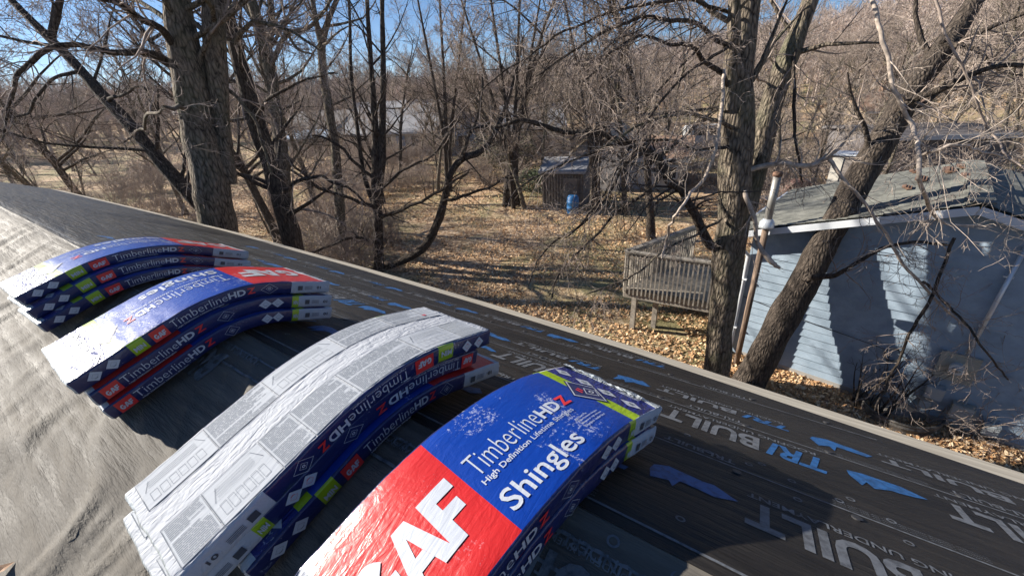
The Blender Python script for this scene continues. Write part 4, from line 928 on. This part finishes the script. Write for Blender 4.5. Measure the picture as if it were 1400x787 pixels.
while n_t < 190 and tries < 6000:
    tries += 1
    a = AZI + radians(rg.uniform(-56, 56)); d = 17 + 88 * rg.random() ** 1.25; x, y = d * sin(a), d * cos(a)
    if not free(x, y, 1.7 + d * .012) or not clear_lawn(x, y): continue
    if any(hypot(q.x - x, q.y - y) < 3.5 for q in OBST): continue
    if rg.random() < .35 and d < 34 and (a - AZI) > -.1: continue
    if (a - AZI) < -.28 and 14 < d < 52 and rg.random() < .8: continue
    placed.append((x, y)); pi_ = rg.choice((0, 1, 2, 3, 4, 5, 0, 4)); n_t += 1
    e_ = put_tree(pi_, x, y, rg.uniform(.62, .98), rg.uniform(0, 6.28), kinds[pi_], GTH + (' far off' if d > 55 else ''), tilt=rg.uniform(-.06, .06)); WOODS.append((e_, KS[pi_]))
relabel(WOODS)
# ---- undergrowth shrubs
def proto_shrub(seed, h, n, tw):
    rg = random.Random(seed); m = MB()
    for k in range(n):
        a = rg.uniform(0, 2 * pi); e = rg.uniform(.7, 1.4)
        limb(m, rg, Vector((rg.uniform(-.25, .25), rg.uniform(-.25, .25), -.05)), Vector((cos(a) * cos(e), sin(a) * cos(e), sin(e))), rg.uniform(.010, .02), h * rg.uniform(.6, 1), 1, 3, 5, .06, .35, 6, rmin=.0058)
    o = m.build('stems', tw, None, True); me = o.data; bpy.data.objects.remove(o); return me
SH = [proto_shrub(51, 2.2, 18, TWIG), proto_shrub(52, 1.5, 20, TWIG), proto_shrub(53, 2.9, 15, TWIG), proto_shrub(54, 1.8, 17, TWIGP)]
LEAFB = mat('clinging dry leaves', (.42, .20, .09), .8, .2)
n_s = 0; tries = 0; slab = ['brown leafless shrub at the edge of the lawn', 'dark low thicket shrub in the undergrowth', 'tall brown shrub in the undergrowth', 'pale twiggy shrub in the undergrowth']
while n_s < 240 and tries < 5000:
    tries += 1
    a = AZI + radians(rg.uniform(-54, 50)); d = 12 + 42 * rg.random() ** 1.1; x, y = d * sin(a), d * cos(a)
    if not free(x, y, .55) or not clear_lawn(x, y): continue
    if (a - AZI) < radians(-8) and d < 17 and rg.random() < .4: continue
    v = Vector((x, y, GZ)) - CAM; px = 700 + FPX * v.dot(XAX) / v.dot(FW)
    if px < 430 and rg.random() < .72 and d > 13: continue
    k = rg.randrange(4); placed.append((x, y)); n_s += 1
    o = bpy.data.objects.new('bare_shrub', SH[k]); COL.objects.link(o); o.location = (x, y, hillz(x, y)); s = rg.uniform(.7, 1.25); o.scale = (s, s, s); o.rotation_euler = (0, 0, rg.uniform(0, 6.28))
    tag(o, slab[k], 'shrub', 'leafless shrubs of the undergrowth'); BUSHES.append((o, ['brown leafless shrub', 'low dark leafless shrub', 'tall brown leafless shrub', 'pale twiggy shrub'][k]))
relabel(BUSHES)
# ---- wooded hill far off, one mass
rg = random.Random(5); fm = MB()
def fartree(x, y, z, h):
    fm.tube([(x, y, z), (x + rg.uniform(-.4, .4), y, z + h * .75)], [.22, .07], 3)
    for k in range(17):
        a = rg.uniform(0, 6.28); e = rg.uniform(.35, 1.35); q = Vector((x, y, z + h * rg.uniform(.22, .72))); d = Vector((cos(a) * cos(e), sin(a) * cos(e), sin(e))); L = h * rg.uniform(.22, .42)
        m_ = q + d * L * .55; e_ = m_ + (d + rvec(rg) * .25).normalized() * L * .5; fm.tube([q, m_, e_], [.075, .05, .02], 3)
        for j in range(5):
            s = q.lerp(m_, rg.random()) if j < 2 else m_.lerp(e_, rg.random()); t = s + (d * .5 + rvec(rg) * .55).normalized() * L * rg.uniform(.25, .5)
            fm.add([s, s + Vector((.05, .03, 0)), t], [(0, 1, 2)]); fm.add([s, s + Vector((-.02, .05, .02)), t], [(0, 1, 2)])
for i in range(3800):
    a = AZI + radians(rg.uniform(-57, 57)); d = 85 + 215 * rg.random() ** .9; x, y = d * sin(a), d * cos(a); fartree(x, y, hillz(x, y) - .3, rg.uniform(7.5, 12))
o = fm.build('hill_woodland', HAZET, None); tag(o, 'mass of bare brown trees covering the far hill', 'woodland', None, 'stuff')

# ------------------------------------------------------------------ houses, sheds and yard things beyond the lawn
def flatmat(n, c, r=.75, v=.2):
    m = mat(n, c, r, .3); LK(m, ramp(m, noisy(m, coords(m), 2.2, 5, .65), [(.3, tuple(q * (1 - v) for q in c)), (.7, tuple(min(1, q * (1 + v)) for q in c))]), bsdf(m).inputs['Base Color']); return m
M_TAN = flatmat('tan plaster wall', (.42, .33, .23)); M_GRW = flatmat('grey wall paint', (.30, .28, .27)); M_WH = flatmat('white siding paint', (.45, .46, .46), .6, .08); M_CRM = flatmat('cream wall paint', (.50, .45, .37))
M_GRF = flatmat('grey roof shingles', (.30, .30, .31)); M_DRF = flatmat('dark roof shingles', (.12, .11, .11)); M_BRF = flatmat('brown roof shingles', (.26, .17, .12)); M_BLW = flatmat('dusty blue wall', (.20, .26, .34))
M_GL = mat('dark window glass', (.02, .025, .03), .08, .8); M_WD = flatmat('weathered wood', (.17, .15, .13), .9, .35)
def house(label, pl, pr, depth, eh, rh, wall_m, roof_m, ridge='along', wins=(), door_or_opening=None, over=.35, name='house', cat='house', ch=True, bands=0, fasc=True):
    a = gnd(*pl); b_ = gnd(*pr); z = min(hillz(a.x, a.y), hillz(b_.x, b_.y)) - .15; a.z = b_.z = z
    U = (b_ - a); Wd = U.length; U.normalize(); D = Vector((-U.y, U.x, 0)); D = D if D.dot(HD) > 0 else -D
    r = empty(name, (a + b_) / 2, label, cat)
    P = lambda u, n_, h: a + U * u + D * n_ + UP * h
    b = MB(); E = eh + .15; K = rh + .15
    if ridge == 'along': b.add([P(0, 0, 0), P(Wd, 0, 0), P(Wd, 0, E), P(0, 0, E), P(0, depth, 0), P(Wd, depth, 0), P(Wd, depth, E), P(0, depth, E), P(0, depth / 2, K), P(Wd, depth / 2, K)], [(0, 1, 2, 3), (4, 7, 6, 5), (0, 3, 8, 7, 4), (1, 5, 6, 9, 2)])
    else: b.add([P(0, 0, 0), P(Wd, 0, 0), P(Wd, 0, E), P(0, 0, E), P(0, depth, 0), P(Wd, depth, 0), P(Wd, depth, E), P(0, depth, E), P(Wd / 2, 0, K), P(Wd / 2, depth, K)], [(0, 1, 2, 8, 3), (4, 7, 9, 6, 5), (0, 3, 7, 4), (1, 5, 6, 2)])
    b.build('wall', wall_m, r)
    for s in (0, 1):
        if ridge == 'along':
            n0, n1 = (depth / 2, -over) if s == 0 else (depth / 2, depth + over); sl = (K - E) / (depth / 2)
            q = [P(-over, n0, K), P(Wd + over, n0, K), P(Wd + over, n1, E - sl * over), P(-over, n1, E - sl * over)]
        else:
            u0, u1 = (Wd / 2, -over) if s == 0 else (Wd / 2, Wd + over); sl = (K - E) / (Wd / 2)
            q = [P(u0, -over, K), P(u0, depth + over, K), P(u1, depth + over, E - sl * over), P(u1, -over, E - sl * over)]
        b = MB(); lo = [v_ + UP * .03 for v_ in q]; hi = [v_ + UP * .15 for v_ in q]
        b.add(lo + hi, [(4, 5, 6, 7), (3, 2, 1, 0), (0, 1, 5, 4), (1, 2, 6, 5), (2, 3, 7, 6), (3, 0, 4, 7)]); ro = b.build('roof', roof_m, r)
        if fasc:
            b = MB(); b.beam(q[2] + UP * .06 + (q[2] - q[1]).normalized() * .02, q[3] + UP * .06 + (q[2] - q[1]).normalized() * .02, .05, .2, UP); b.build('fascia', M_WH, r)
        if s == 0 and ch:
            c_ = (q[0] + q[1]) / 2; b = MB(); b.box(c_ + UP * .35 + U * Wd * .12, (.3, .3, .55), (U, D, UP)); b.build('chimney', M_BRF, r)
    for (f, h0, ww_, hh) in wins:
        b = MB(); b.box(P(Wd * f, -.03, h0 + hh / 2 + .15), (ww_ / 2 + .07, .03, hh / 2 + .07), (U, D, UP)); fo = b.build('window', M_WH, r)
        b = MB(); b.box(P(Wd * f, -.065, h0 + hh / 2 + .15), (ww_ / 2, .008, hh / 2), (U, D, UP)); b.build('pane', M_GL, fo) if False else None
        m2 = MB(); m2.box(P(Wd * f, -.065, h0 + hh / 2 + .15), (ww_ / 2, .008, hh / 2), (U, D, UP)); pn = m2.build('pane', M_GL, fo)
    if door_or_opening:
        f, ww_, hh, dm = door_or_opening; b = MB(); b.box(P(Wd * f, -.04, hh / 2 + .15), (ww_ / 2, .035, hh / 2), (U, D, UP)); b.build('door_or_opening', dm, r)
    for k in range(bands):
        b = MB(); b.box(P(Wd * (k + .5) / bands, -.03, E / 2), (.03, .03, E / 2), (U, D, UP)); b.build('board', wall_m, r)
    return r, P, Wd
house('long low house with a pale grey roof across the middle of the view', (478, 216), (598, 212), 9, 2.5, 5.3, M_CRM, M_GRF, 'along', [(.2, 1, 1.4, 1.0), (.45, 1, 1.4, 1.0), (.8, 1, 1.2, 1.0)], (.62, .95, 2.05, M_BLW))
house('dark gabled house right of the long grey roofed house', (600, 214), (652, 212), 8, 2.4, 4.2, M_BLW, M_DRF, 'front', [(.3, .9, 1.1, 1.0), (.7, .9, 1.1, 1.0)])
house('tan roofed house partly hidden by dark brush in mid distance', (690, 212), (770, 208), 8, 2.4, 4.3, M_TAN, M_GRF, 'along', [(.3, .9, 1.2, 1.0), (.7, .9, 1.2, 1.0)])
house('grey gabled garage at the right end of the lawn', (786, 259), (846, 262), 5.5, 2.3, 3.4, M_GRW, M_TAN, 'front', [], None, .25, 'garage', 'garage', False)
house('low cream building joined behind the grey garage', (850, 257), (935, 260), 4.5, 1.7, 2.6, M_CRM, M_BRF, 'along', [(.75, .7, .7, .6)], (.3, 1.6, 1.5, M_WH), .2, 'outbuilding', 'building', False)
house('small dark wooden shed with upright boards beside the blue barrel', (742, 285), (796, 287), 2.2, 1.75, 2.2, M_WD, M_GRF, 'along', [], (.7, .7, 1.5, M_WD), .15, 'wooden_shed', 'shed', False, 14, False)
house('dusty blue house left of centre behind the dark lean-to', (388, 206), (462, 206), 8, 2.6, 4.6, M_BLW, M_DRF, 'along', [(.2, 1, 1.2, 1.0), (.8, 1, 1.2, 1.0)])
house('dark open lean-to in front of the dusty blue house', (398, 214), (450, 214), 3, 2.0, 2.7, M_WD, M_BLW, 'along', [], (.5, 2.6, 1.7, M_GL), .2, 'lean_to', 'shed', False, 6, False)  # dark glass panel stands for the shade inside the opening, no real door
house('tall white gabled house seen beside the thick twin maple', (195, 178), (262, 178), 9, 6.2, 9.2, M_WH, M_GRF, 'front', [(.3, 1, 1.0, 1.3), (.7, 1, 1.0, 1.3), (.3, 3.9, 1.0, 1.3), (.7, 3.9, 1.0, 1.3)], (.5, 1.0, 2.1, M_BLW))
house('low brown roofed house at the far left', (70, 186), (150, 186), 8, 2.5, 4.6, M_CRM, M_BRF, 'along', [(.2, 1, 1.2, 1.0), (.6, 1, 1.2, 1.0)])
house('grey roofed house far behind the white gabled house', (270, 176), (330, 175), 9, 2.8, 5.2, M_CRM, M_GRF, 'along', [(.3, 1, 1.2, 1.0), (.7, 1, 1.2, 1.0)])
house('brown roofed tan house glimpsed right of the twin maple trunks', (1175, 190), (1262, 187), 8, 2.4, 3.8, M_TAN, M_BRF, 'along', [(.2, 1, 1.2, 1.0), (.5, 1, 1.2, 1.0), (.8, 1, 1.2, 1.0)])
house('dark low garage with a white fascia just behind the green roof', (1190, 262), (1352, 262), 6, 2.55, 2.75, M_DRF, M_DRF, 'along', [], None, .3, 'garage', 'garage', False)
# barrel
BLB = mat('blue plastic', (.02, .13, .33), .4)
p = gnd(783, 292); br_ = empty('plastic_barrel', p, 'blue plastic barrel in front of the wooden shed', 'barrel')
prof_b = [(.0, .25), (.05, .28), (.28, .29), (.30, .305), (.33, .29), (.55, .29), (.57, .305), (.60, .29), (.80, .27), (.85, .24)]
b = MB(); b.tube([p + UP * h for h, r_ in prof_b], [r_ for h, r_ in prof_b], 18, cap=True); b.build('body', BLB, br_, True)
b = MB(); b.tube([p + UP * .85, p + UP * .89], [.22, .2], 16, cap=True); b.build('lid', BLB, br_)
# van
p = gnd(976, 206); vn = empty('parked_van', p, 'white van parked far off left of the twin maple trunk', 'van'); U = RT.copy(); D = HD.copy()
vp = lambda u, n_, h: p + U * u + D * n_ + UP * h
prof_v = [(-2.3, .4), (-2.3, 1.9), (-2.1, 2.1), (1.1, 2.1), (1.7, 1.35), (2.3, 1.1), (2.4, .4)]
b = MB(); n = len(prof_v); b.add([vp(u, n_, h) for n_ in (0, 1.8) for u, h in prof_v], [tuple(range(n)), tuple(range(2 * n - 1, n - 1, -1))] + [(i, i + n, (i + 1) % n + n, (i + 1) % n) for i in range(n)]); b.build('body', M_WH, vn)
for u0, u1 in ((-2.0, -.8), (-.6, .4), (.6, 1.4)):
    b = MB(); b.add([vp(u0, -.01, 1.35), vp(u1, -.01, 1.35), vp(min(u1, 1.15), -.01, 1.9), vp(u0, -.01, 1.9)], [(0, 1, 2, 3)]); b.build('window', M_GL, vn)
for u in (-1.5, 1.5):
    b = MB(); b.tube([vp(u, -.02, .36), vp(u, .2, .36)], [.36, .36], 16, cap=True); w_ = b.build('wheel', BLK, vn)
    b = MB(); b.tube([vp(u, -.04, .36), vp(u, -.02, .36)], [.18, .2], 12, cap=True); b.build('rim', COLL, w_)
# neighbour patio deck with covered grill and round table
pd = gnd(1075, 300, -4.2); pd = at(1078, 288, 21.0); pz = hillz(pd.x, pd.y)
pt_ = empty('patio_deck', (pd.x, pd.y, pz), 'small wooden patio platform with railings behind the twin maple', 'deck')
fz = pd.z + .3
for i in range(10):
    b = MB(); c = Vector((pd.x, pd.y, fz)) + HD * (-1.2 + .27 * i); b.box(c, (1.7, .12, .025), (RT, HD, UP)); b.build('deck_board', DECK, pt_)
for i in range(15):
    c = Vector((pd.x, pd.y, fz + .45)) + RT * (-1.65 + .235 * i) - HD * 1.3; b = MB(); b.box(c, (.03, .03, .45), (RT, HD, UP)); b.build('baluster', DECK, pt_)
for hh in (.1, .9):
    b = MB(); c = Vector((pd.x, pd.y, fz + hh)) - HD * 1.3; b.box(c, (1.72, .05, .04), (RT, HD, UP)); b.build('rail', DECK, pt_)
for su in (-1.6, 0, 1.6):
    b = MB(); c = Vector((pd.x, pd.y, (fz + pz) / 2 - .1)) + RT * su - HD * 1.2; b.box(c, (.07, .07, (fz - pz) / 2), (RT, HD, UP)); b.build('deck_post', DECK, pt_)
COVER = flatmat('brown vinyl cover', (.17, .10, .08), .5)
g_ = Vector((pd.x, pd.y, fz + .02)) + RT * .2; gr = empty('covered_grill', g_, 'grill under a brown cover on the patio platform', 'grill')
b = MB(); cs = [(.75, .0), (.75, .75), (.68, 1.0), (.45, 1.22), (0, 1.28), (-.45, 1.22), (-.68, 1.0), (-.75, .75), (-.75, .0)]; n = len(cs)
b.add([g_ + RT * u + HD * q + UP * h for q in (-.35, .35) for u, h in cs], [tuple(range(n)), tuple(range(2 * n - 1, n - 1, -1))] + [(i, i + n, i + 1 + n, i + 1) for i in range(n - 1)]); b.build('cover', COVER, gr)
b = MB(); b.box(g_ + UP * .9 - HD * .38, (.5, .02, .03), (RT, HD, UP)); b.build('strap', BLK, gr)
tb = at(1050, 272, 17.5); tz = hillz(tb.x, tb.y); ta = empty('round_table', (tb.x, tb.y, tz), 'pale round garden table in front of the patio platform', 'table')
b = MB(); b.tube([(tb.x, tb.y, tz + .72), (tb.x, tb.y, tz + .76)], [.4, .4], 24, cap=True); b.build('tabletop', M_WH, ta)
for k in range(3):
    b = MB(); a = k * 2.1; b.tube([(tb.x + .32 * cos(a), tb.y + .32 * sin(a), tz), (tb.x + .1 * cos(a), tb.y + .1 * sin(a), tz + .72)], [.02, .02], 6); b.build('leg', COLL, ta)
# fallen log and brush at the left
LOGM = bark('pale fallen log bark', (.10, .085, .07), (.42, .37, .31))
for (pts, r0, lb) in (([(158, 262), (182, 256), (206, 250)], .13, 'pale fallen log on the leaves left of the thick twin maple'), ([(118, 192), (160, 200), (200, 198)], .16, 'dark fallen trunk lying beyond the pale log')):
    P = [gnd(*q) + UP * (.16) for q in pts]; P, R = smooth(P, [r0, r0 * .9, r0 * .7], 5); o = empty('fallen_log', P[0] - UP * .16, lb, 'log')
    b = MB(); b.tube(P, R, 10, cap=True, wob=.06, rng=random.Random(3)); b.build('log', LOGM, o, True); b = MB(); limb(b, random.Random(8), P[4], Vector((.2, .5, .8)), .04, .8, 1, 2, 4, .1, .3, 3); b.build('stub', BARKD, o)
EVG = flatmat('evergreen foliage', (.05, .065, .03), .9, .4)
def bush(label, c, r, h, m, n=900, seed=1, leaf=.05, nm='evergreen_bush'):
    rg = random.Random(seed); b = MB()
    for i in range(n):
        d = rvec(rg).normalized(); q = rg.random() ** .45; p = c + Vector((d.x * r * q, d.y * r * q, h * .5 + d.z * h * .5 * q)); x = rvec(rg).normalized() * leaf; y = x.orthogonal().normalized() * leaf * .5
        b.add([p - x, p + y, p + x, p - y], [(0, 1, 2, 3)])
    o = empty(nm, c, label, 'bush'); b.build('foliage', m, o)
    b = MB()
    for k in range(7): limb(b, rg, c, Vector((rg.uniform(-.5, .5), rg.uniform(-.5, .5), 1)), .02, h * .8, 2, 3, 4, .05, .3, 3)
    b.build('stems', TWIGD, o); return o
p = gnd(740, 262); p.z = GZ; bush('dark evergreen bush at the back of the lawn left of the shed', p, 1.9, 1.5, EVG, 2600, 3, .07)
p = gnd(690, 238); p.z = GZ; bush('large dark brushy evergreen behind the left side of the shed', p, 2.6, 3.6, flatmat('olive brushy foliage', (.09, .08, .05), .9, .4), 3600, 4, .09)
# stalks leaning on the blue wall
st = empty('dead_shrub', gnd(1188, 556), 'bundle of dead upright stalks leaning on the blue wall left of the window well', 'shrub')
b = MB(); rg = random.Random(9); base = gnd(1188, 556)
for k in range(13):
    q = base + WD * rg.uniform(-.25, .3) - ND * rg.uniform(0, .2); limb(b, rg, q, UP + WD * rg.uniform(-.15, .45) + ND * rg.uniform(-.1, .15), rg.uniform(.012, .026), rg.uniform(.7, 1.35), 1, 3, 6, .12, .16, 3, rmin=.003)
b.build('stalks', BARKD, st)
for (px, py, lb, sd) in ((1262, 575, 'tangle of dead vines over the window well', 4), (1330, 600, 'tangle of dead vines below the small utility boxes', 6), (1232, 548, 'dead twiggy plant between the stone and the window well', 7)):
    q0 = gnd(px, py); o = empty('dead_vine', q0, lb, 'vine'); b = MB(); rg = random.Random(sd)
    for k in range(12): limb(b, rg, q0 + rvec(rg) * .12 * Vector((1, 1, 0)).length * .6, Vector((rg.uniform(-.7, .7), rg.uniform(-.7, .7), 1)), rg.uniform(.006, .013), rg.uniform(.5, 1.1), 1, 3, 6, -.02, .55, 4, rmin=.0025)
    b.build('stems', TWIG if sd != 7 else TWIGP, o)
# ------------------------------------------------------------------ fallen leaves (nobody could count them)
npr = np.random.default_rng(3)
LEAF = []
for i, c in enumerate([(.56, .36, .19), (.44, .25, .12), (.68, .52, .34), (.24, .14, .08)]): LEAF.append(mat('dry leaf %s' % ('tan', 'russet', 'pale', 'dark')[i], c, .75, .3))
NL = 150000
az = AZI + np.radians(npr.uniform(-56, 56, NL)); dd = 6.2 + 30 * npr.random(NL) ** 1.35
X = dd * np.sin(az); Y = dd * np.cos(az)
dens = np.array([noise.noise(Vector((x * .35, y * .35, 7))) + .5 * noise.noise(Vector((x * 1.3, y * 1.3, 2))) for x, y in zip(X, Y)])
keep = (dens > -.28) & ~((X < 2.9) & (Y < 12))
qx = (X - A0.x) * WD.x + (Y - A0.y) * WD.y; qn = (X - A0.x) * ND.x + (Y - A0.y) * ND.y
keep &= ~((qx > -.02) & (qx < 5.4) & (qn > -.04) & (qn < 7))
# more leaves piled along the foot of the blue wall
X2 = npr.uniform(0, 1, 15000); u2 = X2 * 5.3 - .3; n2 = -.03 - npr.random(15000) ** 1.2 * 1.6
X = np.concatenate([X[keep], A0.x + WD.x * u2 + ND.x * n2]); Y = np.concatenate([Y[keep], A0.y + WD.y * u2 + ND.y * n2]); n = len(X)
Z = np.array([hillz(x, y) for x, y in zip(X, Y)]) + npr.uniform(.006, .05, n)
th = npr.uniform(0, 2 * np.pi, n); s = npr.uniform(.018, .044, n) * (1 + np.hypot(X, Y) * .012); tx = npr.normal(0, .5, n); ty = npr.normal(0, .5, n)
V = np.zeros((n, 4, 3)); 
for k, (a, r_) in enumerate(((0, 1), (np.pi / 2, .6), (np.pi, 1), (3 * np.pi / 2, .6))):
    ox = np.cos(th + a) * s * r_; oy = np.sin(th + a) * s * r_
    V[:, k, 0] = X + ox; V[:, k, 1] = Y + oy; V[:, k, 2] = Z + ox * tx + oy * ty + (s * .25 if k in (0, 2) else 0)
me = bpy.data.meshes.new('leaf_litter'); me.vertices.add(n * 4); me.vertices.foreach_set('co', V.reshape(-1)); me.loops.add(n * 4); me.loops.foreach_set('vertex_index', np.arange(n * 4, dtype=np.int32))
me.polygons.add(n); me.polygons.foreach_set('loop_start', np.arange(n, dtype=np.int32) * 4)
for m_ in LEAF: me.materials.append(m_)
me.polygons.foreach_set('material_index', npr.choice(4, n, p=[.36, .28, .22, .14]).astype(np.int32)); me.update(); me.validate()
o = bpy.data.objects.new('leaf_litter', me); COL.objects.link(o); tag(o, 'fallen dry leaves scattered over the lawn', kind='stuff')
# a dead leaf on the membrane near the lower left, oak leaves still on a branch
q = roofp(-.83, 1.52, .02); o = empty('fallen_leaf', q, 'curled tan dead leaf lying on the underlayment at lower left', 'leaf')
b = MB(); b.add([q + Vector((-.018, 0, 0)), q + Vector((-.01, .02, .008)), q + Vector((.018, .006, .0)), q + Vector((.0, -.018, .01)), q + Vector((0, .002, .004))], [(0, 4, 1), (1, 4, 2), (2, 4, 3), (3, 4, 0)]); b.build('blade', LEAF[3], o)

# ------------------------------------------------------------------ thin winter haze between the camera and the far hill
b = MB(); b.box((320, 200, 22), (585, 705, 30.5)); hz = b.build('haze', [mat('haze air')], None); hm = hz.data.materials[0]; hm.node_tree.nodes.remove(bsdf(hm))
pv = hm.node_tree.nodes.new('ShaderNodeVolumePrincipled'); pv.inputs['Color'].default_value = (.93, .95, 1, 1); pv.inputs['Density'].default_value = .0002; pv.inputs['Anisotropy'].default_value = .3
hm.node_tree.links.new(pv.outputs[0], hm.node_tree.nodes['Material Output'].inputs['Volume']); tag(hz, 'thin pale haze over the far woods', kind='stuff')
